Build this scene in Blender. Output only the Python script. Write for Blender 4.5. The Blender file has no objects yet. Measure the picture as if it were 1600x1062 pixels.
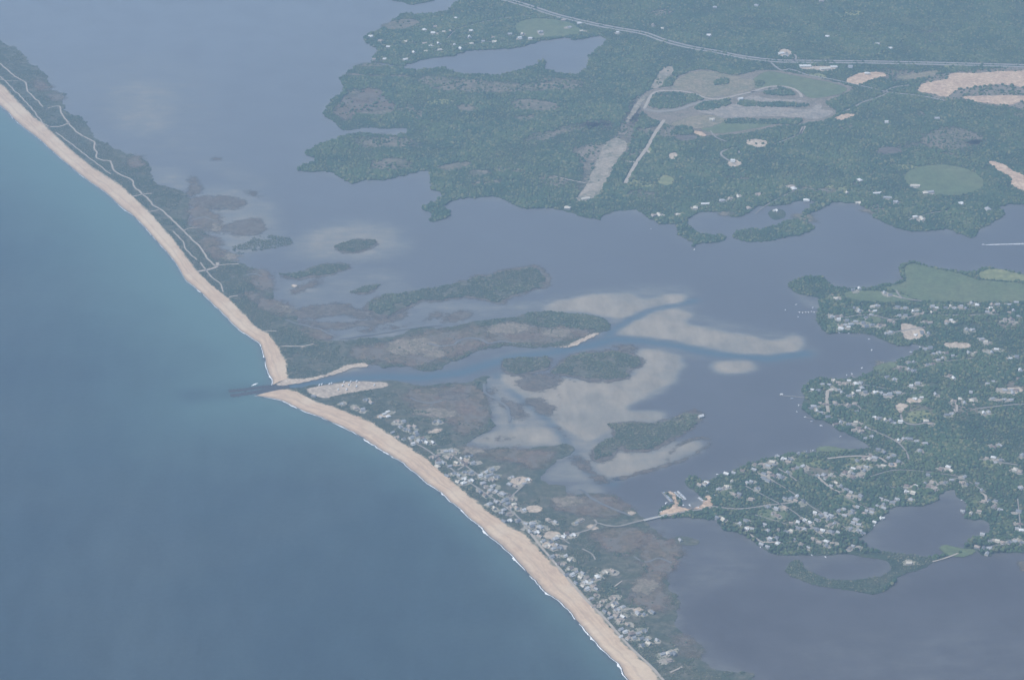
import bpy, bmesh, math, random
import numpy as np
from mathutils import Vector, Matrix, noise as mnoise

rnd = random.Random(7)
nrg = np.random.default_rng(11)
S = bpy.context.scene
COL = S.collection
R = math.radians

# ------------------------------------------------------------------ camera
ALT = 4100.0                     # height of the aircraft over the sea
DEP = R(27.0)                    # depression of the view axis
FPX = 4000.0                     # focal length in pixels of a 1600 px frame
CAM_Y = -ALT / math.tan(DEP)     # the view axis meets the sea at the origin
cam = bpy.data.cameras.new('camera')
cam.sensor_width = 36.0
cam.lens = FPX / 1600 * 36
cam.clip_start = 5.0
cam.clip_end = 80000.0
camo = bpy.data.objects.new('camera', cam)
COL.objects.link(camo)
camo.location = (0, CAM_Y, ALT)
camo.rotation_euler = (R(90) - DEP, 0, 0)
S.camera = camo

# ------------------------------------------------------------------ sky, sun, exposure
SUN_EL, SUN_AZ = R(56), R(248)   # azimuth clockwise from +Y: from the south over the sea
W = bpy.data.worlds.new('World'); S.world = W; W.use_nodes = True
wn = W.node_tree
bg = wn.nodes['Background']
sky = wn.nodes.new('ShaderNodeTexSky')
sky.sky_type = 'NISHITA'; sky.sun_disc = False
sky.sun_elevation = SUN_EL; sky.sun_rotation = SUN_AZ
sky.altitude = 0; sky.air_density = 1.0; sky.dust_density = 1.5; sky.ozone_density = 1.0
wn.links.new(sky.outputs[0], bg.inputs[0])
bg.inputs[1].default_value = 0.12
sl = bpy.data.lights.new('sun', 'SUN')
sl.energy = 4.5; sl.angle = R(0.53); sl.color = (1.0, 0.96, 0.9)
so = bpy.data.objects.new('sun', sl); COL.objects.link(so)
d = Vector((math.sin(SUN_AZ) * math.cos(SUN_EL), math.cos(SUN_AZ) * math.cos(SUN_EL), math.sin(SUN_EL)))
so.rotation_euler = d.to_track_quat('Z', 'Y').to_euler()
so.location = (-3000, -3000, 6000)
S.view_settings.view_transform = 'Standard'
S.view_settings.look = 'None'
S.view_settings.gamma = 1.0
S.view_settings.exposure = 0.15
S.view_settings.use_curve_mapping = False
try:
    S.cycles.use_denoising = True
    S.cycles.volume_bounces = 1
    S.cycles.max_bounces = 6
    S.cycles.transparent_max_bounces = 24
except Exception:
    pass
HAZE_DENSITY = 5.0e-5
HAZE_COL = (0.475, 0.69, 0.93)
HAZE_ANISO = 0.1

# ------------------------------------------------------------------ maps and small maths
def G(px, py):
    """survey point of the photograph -> metres on the sea-level plane"""
    u, v = (px - 800) / FPX, (531 - py) / FPX
    cy, sy = math.cos(DEP), math.sin(DEP)
    dx, dy, dz = u, cy + v * sy, -sy + v * cy
    t = ALT / -dz
    return np.array((dx * t, CAM_Y + dy * t))

def P(s):
    """'x,y x,y ...' -> ground points"""
    return np.array([G(*map(float, q.split(','))) for q in s.split()])

def catmull(p, closed, step):
    n = len(p); out = []
    rng = range(n if closed else n - 1)
    for i in rng:
        p0 = p[(i - 1) % n] if closed or i > 0 else p[i]
        p1, p2 = p[i], p[(i + 1) % n]
        p3 = p[(i + 2) % n] if closed or i + 2 < n else p2
        L = np.linalg.norm(p2 - p1)
        k = max(1, int(L / step))
        for j in range(k):
            t = j / k
            out.append(0.5 * ((2 * p1) + (-p0 + p2) * t + (2 * p0 - 5 * p1 + 4 * p2 - p3) * t * t + (-p0 + 3 * p1 - 3 * p2 + p3) * t ** 3))
    if not closed:
        out.append(p[-1])
    return np.array(out)

def rough(p, amp=9.0, step=9.0, closed=True, seed=0, scales=((70, 1.0), (28, .6), (12, .35))):
    """smooth a traced outline and give it a natural ragged shore"""
    q = catmull(p, closed, step)
    out = q.copy()
    for i, (x, y) in enumerate(q):
        dx = dy = 0
        for sc, w in scales:
            v = mnoise.noise_vector(Vector((x / sc, y / sc, seed * 3.7 + sc)))
            dx += v.x * w; dy += v.y * w
        out[i, 0] += dx * amp; out[i, 1] += dy * amp
    return out

def inside(poly, X, Y):
    """even-odd test on arrays"""
    res = np.zeros(X.shape, bool)
    x0, y0 = poly.min(0); x1, y1 = poly.max(0)
    bb = (X >= x0) & (X <= x1) & (Y >= y0) & (Y <= y1)
    if not bb.any():
        return res
    xs, ys = X[bb], Y[bb]
    r = np.zeros(xs.shape, bool)
    a = poly; b = np.roll(poly, -1, 0)
    for (ax, ay), (bx, by) in zip(a, b):
        if ay == by:
            continue
        m = (ay > ys) != (by > ys)
        if m.any():
            xi = (bx - ax) * (ys[m] - ay) / (by - ay) + ax
            t = r[m]; t ^= xs[m] < xi; r[m] = t
    res[bb] = r
    return res

def box_blur(a, r):
    if r < 1:
        return a
    for ax in (0, 1):
        for _ in range(3):
            k = 2 * r + 1
            p = np.pad(a, [(r + 1, r) if i == ax else (0, 0) for i in (0, 1)], mode='edge')
            c = np.cumsum(p, axis=ax)
            n = a.shape[ax]
            a = (np.take(c, range(k, k + n), ax) - np.take(c, range(0, n), ax)) / k
    return a

def vnoise(X, Y, sc, seed=0):
    """value noise on arrays, about -1..1"""
    r = np.random.default_rng(seed).random((257, 257)) * 2 - 1
    x, y = X / sc + 1000.3, Y / sc + 1000.7
    xi, yi = np.floor(x).astype(int), np.floor(y).astype(int)
    fx, fy = x - xi, y - yi
    fx = fx * fx * (3 - 2 * fx); fy = fy * fy * (3 - 2 * fy)
    g = lambda i, j: r[i % 257, j % 257]
    return (g(xi, yi) * (1 - fx) + g(xi + 1, yi) * fx) * (1 - fy) + (g(xi, yi + 1) * (1 - fx) + g(xi + 1, yi + 1) * fx) * fy

def dist_poly(p, X, Y, closed=False):
    dmin = np.full(X.shape, 1e9)
    q = np.vstack([p, p[:1]]) if closed else p
    for (ax, ay), (bx, by) in zip(q[:-1], q[1:]):
        vx, vy = bx - ax, by - ay
        L = vx * vx + vy * vy + 1e-9
        t = np.clip(((X - ax) * vx + (Y - ay) * vy) / L, 0, 1)
        dmin = np.minimum(dmin, np.hypot(X - ax - t * vx, Y - ay - t * vy))
    return dmin

# ------------------------------------------------------------------ materials
class NT:
    def __init__(s, name):
        s.m = bpy.data.materials.new(name); s.m.use_nodes = True
        s.t = s.m.node_tree; s.t.nodes.clear()
        s.out = s.n('ShaderNodeOutputMaterial')
    def n(s, kind, **kw):
        o = s.t.nodes.new(kind)
        for k, v in kw.items():
            setattr(o, k, v)
        return o
    def l(s, a, b):
        s.t.links.new(a, b)
    def set(s, sock, v):
        if hasattr(v, 'is_output'):
            s.l(v, sock)
        else:
            sock.default_value = v
    def math(s, op, a, b=None, c=None, clamp=False):
        o = s.n('ShaderNodeMath', operation=op, use_clamp=clamp)
        s.set(o.inputs[0], a)
        if b is not None: s.set(o.inputs[1], b)
        if c is not None: s.set(o.inputs[2], c)
        return o.outputs[0]
    def mix(s, f, a, b):
        o = s.n('ShaderNodeMix', data_type='RGBA')
        s.set(o.inputs[0], f); s.set(o.inputs[6], a); s.set(o.inputs[7], b)
        return o.outputs[2]
    def smooth(s, v, lo, hi):
        o = s.n('ShaderNodeMapRange', interpolation_type='SMOOTHSTEP')
        s.set(o.inputs[0], v); o.inputs[1].default_value = lo; o.inputs[2].default_value = hi
        return o.outputs[0]
    def pos(s, stretch=None):
        g = s.n('ShaderNodeNewGeometry').outputs['Position']
        if stretch:
            m = s.n('ShaderNodeMapping'); s.l(g, m.inputs[0])
            m.inputs['Rotation'].default_value = (0, 0, stretch[0]); m.inputs['Scale'].default_value = (stretch[1], stretch[2], 1)
            return m.outputs[0]
        return g
    def noise(s, vec, size, detail=4, rough=.55):
        o = s.n('ShaderNodeTexNoise'); s.l(vec, o.inputs['Vector'])
        o.inputs['Scale'].default_value = 1.0 / size; o.inputs['Detail'].default_value = detail; o.inputs['Roughness'].default_value = rough
        return o.outputs['Fac']
    def attr(s, name):
        return s.n('ShaderNodeAttribute', attribute_name=name).outputs['Fac']
    def bsdf(s, col, rough=.9, spec=.2, normal=None):
        b = s.n('ShaderNodeBsdfPrincipled')
        s.set(b.inputs['Base Color'], col); s.set(b.inputs['Roughness'], rough)
        b.inputs['Specular IOR Level'].default_value = spec
        if normal is not None: s.l(normal, b.inputs['Normal'])
        return b.outputs[0]
    def done(s, sh):
        s.l(sh, s.out.inputs[0]); return s.m

def c4(c):
    return (c[0], c[1], c[2], 1.0)

def ground_mat(name, cols, sizes=(160, 45, 14), fade=None, rough=.95, stretch=None, creeks=None):
    """three-tone patchy ground; fade=(noise size, noise weight, softness) gives a ragged see-through rim from the attribute 'fade'"""
    k = NT(name)
    p = k.pos(stretch)
    a = k.smooth(k.noise(p, sizes[0], 5), .38, .62)
    b = k.smooth(k.noise(p, sizes[1], 5, .6), .42, .68)
    c = k.noise(p, sizes[2], 3, .6)
    col = k.mix(a, c4(cols[0]), c4(cols[1]))
    col = k.mix(k.math('MULTIPLY', b, .7), col, c4(cols[2]))
    br = k.math('ADD', k.math('MULTIPLY', c, .9), k.math('MULTIPLY_ADD', k.noise(p, sizes[1] * .5, 5, .65), 1.3, -.08))
    hv = k.n('ShaderNodeVectorMath', operation='SCALE'); k.l(col, hv.inputs[0]); k.l(br, hv.inputs['Scale'])
    base = hv.outputs[0]
    if creeks:   # winding drains and pools in the marsh peat
        r1 = k.math('ABSOLUTE', k.math('SUBTRACT', k.noise(p, creeks, 3, .5), .5))
        r2 = k.math('ABSOLUTE', k.math('SUBTRACT', k.noise(p, creeks * .45, 3, .5), .5))
        cm = k.math('MAXIMUM', k.math('SUBTRACT', 1.0, k.smooth(r1, .012, .034)), k.math('MULTIPLY', k.math('SUBTRACT', 1.0, k.smooth(r2, .008, .026)), .7))
        pool = k.smooth(k.noise(p, creeks * .7, 4, .6), .60, .66)
        base = k.mix(k.math('MULTIPLY', k.math('MAXIMUM', cm, pool), .8), base, c4((.155, .138, .118)))
    sh = k.bsdf(base, rough, .15)
    if fade:
        f = k.attr('fade')
        nz = k.math('ADD', k.math('MULTIPLY', k.noise(p, fade[0], 6, .62), .65), k.math('MULTIPLY', k.noise(p, fade[0] * .3, 5, .65), .35))
        v = k.math('ADD', f, k.math('MULTIPLY', k.math('SUBTRACT', nz, .5), fade[1] * 2.0))
        al = k.smooth(v, .44 - fade[2], .44 + fade[2])
        al = k.math('MULTIPLY', al, k.smooth(f, .03, .16))
        if len(fade) > 3: al = k.math('MULTIPLY', al, fade[3])
        t = k.n('ShaderNodeBsdfTransparent').outputs[0]
        mx = k.n('ShaderNodeMixShader'); k.l(al, mx.inputs[0]); k.l(t, mx.inputs[1]); k.l(sh, mx.inputs[2])
        sh = mx.outputs[0]
    return k.done(sh)

def plain(name, col, rough=.7, spec=.3, var=.25, size=6):
    k = NT(name)
    n_ = k.noise(k.pos(), size, 3)
    o = k.n('ShaderNodeVectorMath', operation='SCALE'); o.inputs[0].default_value = col
    k.l(k.math('MULTIPLY_ADD', n_, var * 2, 1 - var), o.inputs['Scale'])
    return k.done(k.bsdf(o.outputs[0], rough, spec))

M = {}
M['land'] = ground_mat('woodland_floor', ((.030, .052, .030), (.045, .066, .034), (.085, .085, .058)), (260, 60, 14))
M['scrub'] = ground_mat('coastal_scrub', ((.050, .066, .044), (.075, .080, .052), (.135, .118, .092)), (140, 34, 9))
M['isle'] = ground_mat('marsh_island', ((.065, .078, .052), (.088, .088, .060), (.135, .118, .092)), (90, 26, 8))
M['marsh'] = ground_mat('salt_marsh', ((.140, .102, .076), (.098, .088, .056), (.190, .138, .100)), (120, 30, 9), fade=(80, 1.2, .26, .92), creeks=150)
M['marshdark'] = ground_mat('wet_marsh', ((.090, .082, .068), (.108, .088, .070), (.145, .115, .090)), (90, 30, 9), fade=(60, 1.0, .22, .92), creeks=110)
M['tan'] = ground_mat('dry_grass', ((.21, .18, .115), (.17, .16, .10), (.25, .20, .14)), (120, 40, 10), fade=(50, .8, .12))
M['wash'] = ground_mat('dry_heath', ((.15, .13, .095), (.10, .10, .065), (.19, .155, .115)), (120, 40, 10), fade=(70, 1.1, .25))
M['green'] = ground_mat('mown_field', ((.105, .135, .062), (.125, .145, .070), (.090, .120, .058)), (200, 60, 12), fade=(30, .3, .10))
M['lime'] = ground_mat('hay_field', ((.19, .20, .085), (.16, .18, .08), (.21, .21, .10)), (150, 50, 12), fade=(30, .4, .12))
M['sandpit'] = ground_mat('quarry_sand', ((.47, .335, .225), (.42, .29, .20), (.56, .42, .30)), (90, 30, 9), fade=(50, .8, .10))
M['baresand'] = ground_mat('bare_sand', ((.44, .35, .26), (.36, .29, .22), (.50, .42, .33)), (60, 20, 7), fade=(26, .7, .10))
M['tarmac'] = ground_mat('old_tarmac', ((.27, .232, .19), (.22, .195, .165), (.32, .272, .22)), (120, 40, 10), fade=(28, .35, .08))
M['runway'] = ground_mat('broken_runway', ((.29, .245, .19), (.17, .16, .115), (.34, .29, .23)), (70, 26, 9), fade=(24, .7, .10))
M['asphalt'] = plain('road_asphalt', (.27, .26, .24), .9, .2, .3, 30)
M['track'] = plain('sandy_track', (.36, .315, .26), .95, .1, .3, 25)
M['lane'] = plain('village_lane', (.25, .23, .20), .9, .2, .3, 25)
M['rock'] = plain('jetty_rock', (.06, .058, .062), .9, .2, .5, 4)
M['foam'] = plain('surf_foam', (.82, .83, .82), .8, .2, .12, 9)
M['gravel'] = ground_mat('gravel_lot', ((.40, .325, .25), (.34, .28, .22), (.44, .365, .285)), (60, 20, 7), fade=(22, .4, .12))
M['mud'] = ground_mat('pale_mudflat', ((.215, .175, .135), (.16, .14, .10), (.26, .22, .17)), (50, 18, 7), fade=(34, 1.1, .22, .9))
M['yard'] = ground_mat('house_plot', ((.30, .265, .22), (.17, .175, .115), (.37, .33, .28)), (36, 18, 6))

def beach_mat():
    k = NT('beach_sand')
    v = k.attr('across'); u = k.attr('along')
    cx = k.n('ShaderNodeCombineXYZ'); k.l(k.math('MULTIPLY', u, .012), cx.inputs[0]); k.l(k.math('MULTIPLY', v, 7.0), cx.inputs[1])
    tr = k.n('ShaderNodeTexNoise'); k.l(cx.outputs[0], tr.inputs['Vector']); tr.inputs['Scale'].default_value = 1.6; tr.inputs['Detail'].default_value = 5
    p = k.pos()
    fine = k.noise(p, 14, 5, .65)
    big = k.noise(p, 160, 3)
    dry = k.mix(k.smooth(tr.outputs['Fac'], .4, .62), c4((.55, .405, .275)), c4((.46, .33, .228)))
    dry = k.mix(k.smooth(big, .42, .62), dry, c4((.57, .445, .315)))
    wet = c4((.35, .262, .19))
    vv = k.math('ADD', v, k.math('MULTIPLY', k.math('SUBTRACT', k.noise(p, 60, 4), .5), .16))
    col = k.mix(k.smooth(vv, .04, .24), wet, dry)
    # tide wrack line and wheel tracks higher up
    col = k.mix(k.math('MULTIPLY', k.math('SUBTRACT', 1.0, k.smooth(k.math('ABSOLUTE', k.math('SUBTRACT', vv, .42)), .015, .07)), .35), col, c4((.34, .26, .20)))
    gr = k.noise(p, 32, 6, .7)
    gm = k.smooth(k.math('ADD', k.math('MULTIPLY', k.math('SUBTRACT', vv, .86), 2.4), gr), .5, .78)
    col = k.mix(gm, col, c4((.20, .185, .13)))
    o = k.n('ShaderNodeVectorMath', operation='SCALE'); k.l(col, o.inputs[0]); k.l(k.math('MULTIPLY_ADD', fine, .4, .8), o.inputs['Scale'])
    return k.done(k.bsdf(o.outputs[0], .95, .15))
M['beach'] = beach_mat()

def water_mat():
    k = NT('sea_and_lagoon_water')
    lag, near, shoal, chan = k.attr('lagoon'), k.attr('nearshore'), k.attr('shoal'), k.attr('channel')
    p = k.pos()
    big = k.noise(p, 900, 4)
    mid = k.noise(p, 140, 5, .6)
    ocean = k.mix(k.smooth(big, .36, .64), c4((.026, .043, .057)), c4((.040, .057, .067)))
    stk = k.noise(k.pos((.9, .012, .0035)), 1.0, 6, .65)
    ws = k.n('ShaderNodeVectorMath', operation='SCALE'); k.l(ocean, ws.inputs[0]); k.l(k.math('ADD', k.math('MULTIPLY', stk, .9), k.math('MULTIPLY_ADD', k.noise(p, 16, 3, .7), .7, .2)), ws.inputs['Scale']); ocean = ws.outputs[0]
    nr = k.math('ADD', near, k.math('MULTIPLY', k.math('SUBTRACT', mid, .5), .25))
    ocean = k.mix(k.smooth(nr, .05, 1.0), ocean, c4((.085, .155, .150)))
    silt_sheen = k.math('ADD', k.attr('silt_sheen'), k.math('MULTIPLY', k.math('SUBTRACT', k.noise(p, 500, 5), .5), .35))
    lake = k.mix(silt_sheen, c4((.066, .058, .061)), c4((.158, .168, .182)))
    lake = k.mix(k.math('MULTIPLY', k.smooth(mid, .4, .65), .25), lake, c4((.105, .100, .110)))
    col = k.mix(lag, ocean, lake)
    col = k.mix(chan, col, c4((.062, .105, .135)))
    sn = k.math('ADD', shoal, k.math('MULTIPLY', k.math('MULTIPLY', k.math('SUBTRACT', k.math('ADD', k.math('MULTIPLY', k.noise(p, 90, 7, .68), .5), k.math('MULTIPLY', k.noise(k.pos((-.35, .006, .022)), 1.0, 6, .65), .5)), .5), 1.35), k.smooth(shoal, .02, .25)))
    rip = k.math('MULTIPLY_ADD', k.noise(k.pos((.5, .02, .007)), 1.0, 6, .7), 1.1, .45)
    bed = k.mix(k.smooth(k.noise(p, 220, 5), .4, .62), c4((.310, .262, .198)), c4((.235, .210, .168)))
    bs = k.n('ShaderNodeVectorMath', operation='SCALE'); k.l(bed, bs.inputs[0]); k.l(rip, bs.inputs['Scale'])
    pale = k.mix(k.smooth(sn, .25, .95), c4((.180, .180, .165)), bs.outputs[0])
    col = k.mix(k.math('MULTIPLY', k.smooth(sn, .0, .68), .94), col, pale)
    bp = k.n('ShaderNodeBump'); bp.inputs['Strength'].default_value = .7; bp.inputs['Distance'].default_value = 1.0
    k.l(k.noise(p, 22, 6, .7), bp.inputs['Height'])
    b = k.n('ShaderNodeBsdfPrincipled')
    k.l(col, b.inputs['Base Color']); b.inputs['Roughness'].default_value = .32; b.inputs['IOR'].default_value = 1.33
    k.l(bp.outputs[0], b.inputs['Normal'])
    return k.done(b.outputs[0])
M['water'] = water_mat()

def leaf_mat(name, c0, c1, c2, c3):
    k = NT(name)
    r = k.n('ShaderNodeObjectInfo').outputs['Random']
    p = k.pos()
    big = k.smooth(k.noise(p, 240, 5, .6), .40, .62)
    mid = k.smooth(k.noise(p, 75, 4, .6), .48, .70)
    col = k.mix(big, c4(c0), c4(c1))
    col = k.mix(k.math('MULTIPLY', mid, .75), col, c4(c2))
    col = k.mix(k.smooth(r, .72, 1.0), col, c4(c3))
    o = k.n('ShaderNodeVectorMath', operation='SCALE'); k.l(col, o.inputs[0])
    k.l(k.math('ADD', k.math('MULTIPLY', k.noise(p, 2.2, 2), .6), k.math('MULTIPLY_ADD', r, .30, .60)), o.inputs['Scale'])
    return k.done(k.bsdf(o.outputs[0], .85, .12))
M['leaf'] = leaf_mat('broadleaf_foliage', (.036, .072, .036), (.062, .098, .042), (.105, .122, .052), (.130, .132, .066))
M['shrub'] = leaf_mat('shrub_foliage', (.056, .082, .050), (.080, .100, .056), (.125, .122, .076), (.15, .135, .09))
M['bark'] = plain('tree_bark', (.11, .085, .065), .9, .1, .3, 1)

# ------------------------------------------------------------------ object helpers
def link(o, parent=None):
    COL.objects.link(o)
    if parent is not None:
        o.parent = parent
    return o

def tag(o, label=None, cat=None, group=None, kind=None):
    if label: o['label'] = label
    if cat: o['category'] = cat
    if group: o['group'] = group
    if kind: o['kind'] = kind
    return o

def meshobj(name, verts, faces, mat, parent=None, attrs=None, smooth=False):
    me = bpy.data.meshes.new(name)
    verts = np.asarray(verts, np.float32)
    if isinstance(faces, np.ndarray) and faces.ndim == 2:
        nf, k = faces.shape
        me.vertices.add(len(verts)); me.vertices.foreach_set('co', verts.ravel())
        me.loops.add(nf * k); me.loops.foreach_set('vertex_index', faces.astype(np.int32).ravel())
        me.polygons.add(nf); me.polygons.foreach_set('loop_start', np.arange(0, nf * k, k, dtype=np.int32))
        me.update(calc_edges=True)
    else:
        me.from_pydata([tuple(map(float, v)) for v in verts], [], faces)
        me.update()
    for an, av in (attrs or {}).items():
        a = me.attributes.new(an, 'FLOAT', 'POINT'); a.data.foreach_set('value', np.asarray(av, np.float32).ravel())
    me.materials.append(mat)
    if smooth:
        me.polygons.foreach_set('use_smooth', np.ones(len(me.polygons), bool))
    return link(bpy.data.objects.new(name, me), parent)

def slab(name, poly, mat, z=1.0, bottom=-1.5, kind='structure', hole=None):
    """a piece of land with a real bank down to below the water (constrained Delaunay, an optional pond cut through)"""
    from mathutils.geometry import delaunay_2d_cdt
    rings = [poly] + ([hole] if hole is not None else [])
    vs, ed = [], []
    for r_ in rings:
        b, n = len(vs), len(r_)
        vs += [Vector(p) for p in r_]; ed += [(b + i, b + (i + 1) % n) for i in range(n)]
    co, _, fc, *_ = delaunay_2d_cdt(vs, ed, [], 0, 1e-4)
    co = np.array([(v.x, v.y) for v in co])
    ctr = np.array([co[list(f)].mean(0) for f in fc])
    ok = inside(poly, ctr[:, 0], ctr[:, 1])
    if hole is not None: ok &= ~inside(hole, ctr[:, 0], ctr[:, 1])
    V = [(x, y, z) for x, y in co]; F = [list(f) for f, k in zip(fc, ok) if k]
    for ring in rings:
        b = len(V); k = len(ring)
        V += [(x, y, z) for x, y in ring] + [(x, y, bottom) for x, y in ring]
        F += [[b + i, b + k + i, b + k + (i + 1) % k, b + (i + 1) % k] for i in range(k)]
    return tag(meshobj(name, V, F, mat), kind=kind)

def grid_faces(mask_cells):
    ny, nx = mask_cells.shape
    ii, jj = np.nonzero(mask_cells)
    W_ = nx + 1
    a = ii * W_ + jj
    return np.stack([a, a + 1, a + W_ + 1, a + W_], 1)

EXCL = []
NPATCH = [0]
def patch(name, polys, mat, z, blur=18.0, step=7.0, kind='structure', amp=6.0, holes=()):
    """ground cover with a soft ragged rim: a fine sheet carrying 'fade' (0 outside .. 1 inside)"""
    if not isinstance(polys, (list, tuple)):
        polys = [polys]
    polys = [rough(p, amp, 14) if amp else p for p in polys]
    EXCL.extend((name, p) for p in polys)
    NPATCH[0] += 1
    z += .06 * (NPATCH[0] % 5)
    allp = np.vstack(polys)
    x0, y0 = allp.min(0) - 3 * blur - 10; x1, y1 = allp.max(0) + 3 * blur + 10
    xs = np.arange(x0, x1 + step, step); ys = np.arange(y0, y1 + step, step)
    X, Y = np.meshgrid(xs, ys)
    m = np.zeros(X.shape, bool)
    for p in polys:
        m |= inside(p, X, Y)
    for p in holes:
        m &= ~inside(p, X, Y)
    f = box_blur(m.astype(float), max(1, int(round(blur / step / 1.7))))
    keep = f > .04
    kc = keep[:-1, :-1] | keep[1:, :-1] | keep[:-1, 1:] | keep[1:, 1:]
    fc = grid_faces(kc)
    used, inv = np.unique(fc, return_inverse=True)
    V = np.stack([X.ravel()[used], Y.ravel()[used], np.full(len(used), z)], 1)
    o = meshobj(name, V, inv.reshape(fc.shape), mat, attrs={'fade': f.ravel()[used]})
    return tag(o, kind=kind)

def ribbon(name, pts, width, mat, z=1.6, step=12.0, kind='structure', wander=0.0, seed=1):
    q = catmull(pts, False, step)
    t = np.gradient(q, axis=0); t /= np.linalg.norm(t, axis=1)[:, None] + 1e-9
    nrm = np.stack([-t[:, 1], t[:, 0]], 1)
    if wander:
        q = q + nrm * np.array([mnoise.noise(Vector((x / 40, y / 40, seed))) * wander for x, y in q])[:, None]
    w = np.array([width * .5 * (1 + .25 * mnoise.noise(Vector((x / 18, y / 18, seed + 9)))) for x, y in q])[:, None]
    a, b = q + nrm * w, q - nrm * w
    n = len(q)
    V = np.vstack([np.c_[a, np.full(n, z)], np.c_[b, np.full(n, z)]])
    i = np.arange(n - 1)
    F = np.stack([i + n, i + n + 1, i + 1, i], 1)
    o = meshobj(name, V, F, mat)
    return tag(o, kind=kind)

# ------------------------------------------------------------------ outlines traced from the photograph
# inner (dune) and outer (water) edge of the beach
BW_IN = P('-420,-190 -250,-62 -120,38 0,130 20,150 50,180 72,198 110,233 143,260 187,288 207,307 230,328 253,354 270,373 290,400 308,423 327,443 357,467 380,490 400,512 417,520 430,537 440,553 448,570 447,583 449,592')
BW_OUT = P('-420,-130 -250,-15 -120,78 0,166 20,185 37,200 60,217 80,235 103,255 137,282 167,303 187,322 207,337 223,352 243,375 263,397 277,415 290,437 317,460 343,485 370,512 393,528 407,540 413,560 418,580 425,593 424,602')
BE_IN = P('440,609 453,609 467,615 493,628 523,637 550,648 580,660 600,674 627,691 647,706 667,718 687,736 707,752 720,764 740,781 760,798 780,812 800,826 820,834 843,862 867,884 893,911 913,933 940,966 967,996 987,1017 1013,1042 1030,1062 1080,1120 1140,1200 1300,1420')
BE_OUT = P('398,618 418,621 443,627 463,637 490,648 513,657 537,668 560,680 583,695 607,710 627,722 647,737 663,752 683,765 707,785 727,803 747,820 770,842 800,868 820,890 840,913 860,930 883,948 903,971 923,995 947,1021 967,1038 980,1061 1025,1125 1085,1205 1230,1420')

WEST_BACK = P('-420,-330 -250,-180 -100,-20 0,63 20,72 28,80 38,88 45,98 57,104 68,113 75,125 78,138 90,144 103,147 96,156 104,165 105,174 113,180 130,184 139,194 136,203 145,210 160,220 178,232 198,240 215,243 222,250 234,258 233,270 240,285 262,293 283,299 292,312 300,330 296,350 312,363 335,378 342,400 372,412 392,418 410,424 402,440 416,449 426,462 410,478 434,482 462,492 464,503 487,520 510,529 527,530 560,530 600,527 633,522 657,513 697,512 717,507 747,500 783,497 820,493 830,488 867,490 917,492 940,498 950,507 947,515 935,521 910,530 887,541 863,543 833,543 800,540 777,542 747,547 730,557 700,568 690,578 650,578 637,573 597,575 577,571 563,569 537,574 517,583 490,591 460,593 449,592')
EAST_BACK = P('440,609 470,606 500,601 520,597 560,595 610,597 640,603 667,602 700,598 733,597 753,590 763,587 757,602 757,617 764,628 767,640 764,653 767,667 745,682 727,697 750,702 790,700 820,705 850,698 880,694 893,702 882,712 862,722 848,737 850,752 880,758 888,772 920,770 953,773 967,785 993,800 1010,811 1016,820 1030,832 1053,845 1062,868 1048,885 1040,908 1053,928 1062,941 1060,961 1064,981 1078,997 1100,1008 1095,1028 1133,1045 1170,1048 1190,1070 1230,1120 1330,1230 1460,1420')

NORTH = P('760,-300 735,-60 722,-8 708,7 697,17 667,23 640,21 627,22 617,30 600,42 583,52 567,62 570,67 582,72 590,78 582,90 582,97 607,101 627,104 647,99 653,94 673,91 700,89 720,83 737,80 767,78 800,77 820,72 843,65 867,62 893,60 900,63 917,60 943,57 945,66 927,80 917,97 912,110 893,117 867,112 849,108 853,98 847,94 838,101 813,110 800,113 777,117 750,117 727,115 700,110 690,107 663,109 630,107 600,103 577,99 557,103 543,112 528,122 537,125 540,133 533,145 513,162 507,175 515,187 527,195 540,204 560,202 580,200 607,200 633,202 638,207 620,211 587,209 567,208 547,209 527,217 500,227 480,237 482,242 492,247 490,252 475,260 470,268 513,269 527,277 547,287 567,282 600,280 633,273 673,268 667,282 675,295 690,300 690,308 670,320 658,325 673,337 672,347 693,343 705,333 692,322 713,313 750,308 777,308 793,315 820,327 860,325 883,330 900,333 923,343 940,343 950,335 973,330 1000,330 1013,340 1033,350 1053,352 1062,366 1072,374 1080,387 1092,382 1127,378 1129,371 1110,368 1090,362 1076,350 1080,341 1095,335 1120,333 1142,338 1165,334 1180,326 1200,321 1220,322 1253,315 1280,315 1268,324 1256,335 1240,345 1215,352 1190,357 1165,357 1150,360 1141,368 1152,375 1190,378 1230,372 1270,362 1271,351 1263,345 1272,332 1290,325 1303,318 1323,317 1347,320 1363,333 1366,342 1387,350 1407,359 1440,362 1463,359 1493,362 1510,371 1523,371 1533,359 1557,345 1573,333 1564,325 1575,319 1600,318 1700,316 1900,312 2200,300 2200,-300')
NORTH_TIP = P('600,-40 610,-2 627,3 640,8 655,6 677,1 690,-8 715,-60 720,-260 560,-260')
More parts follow.
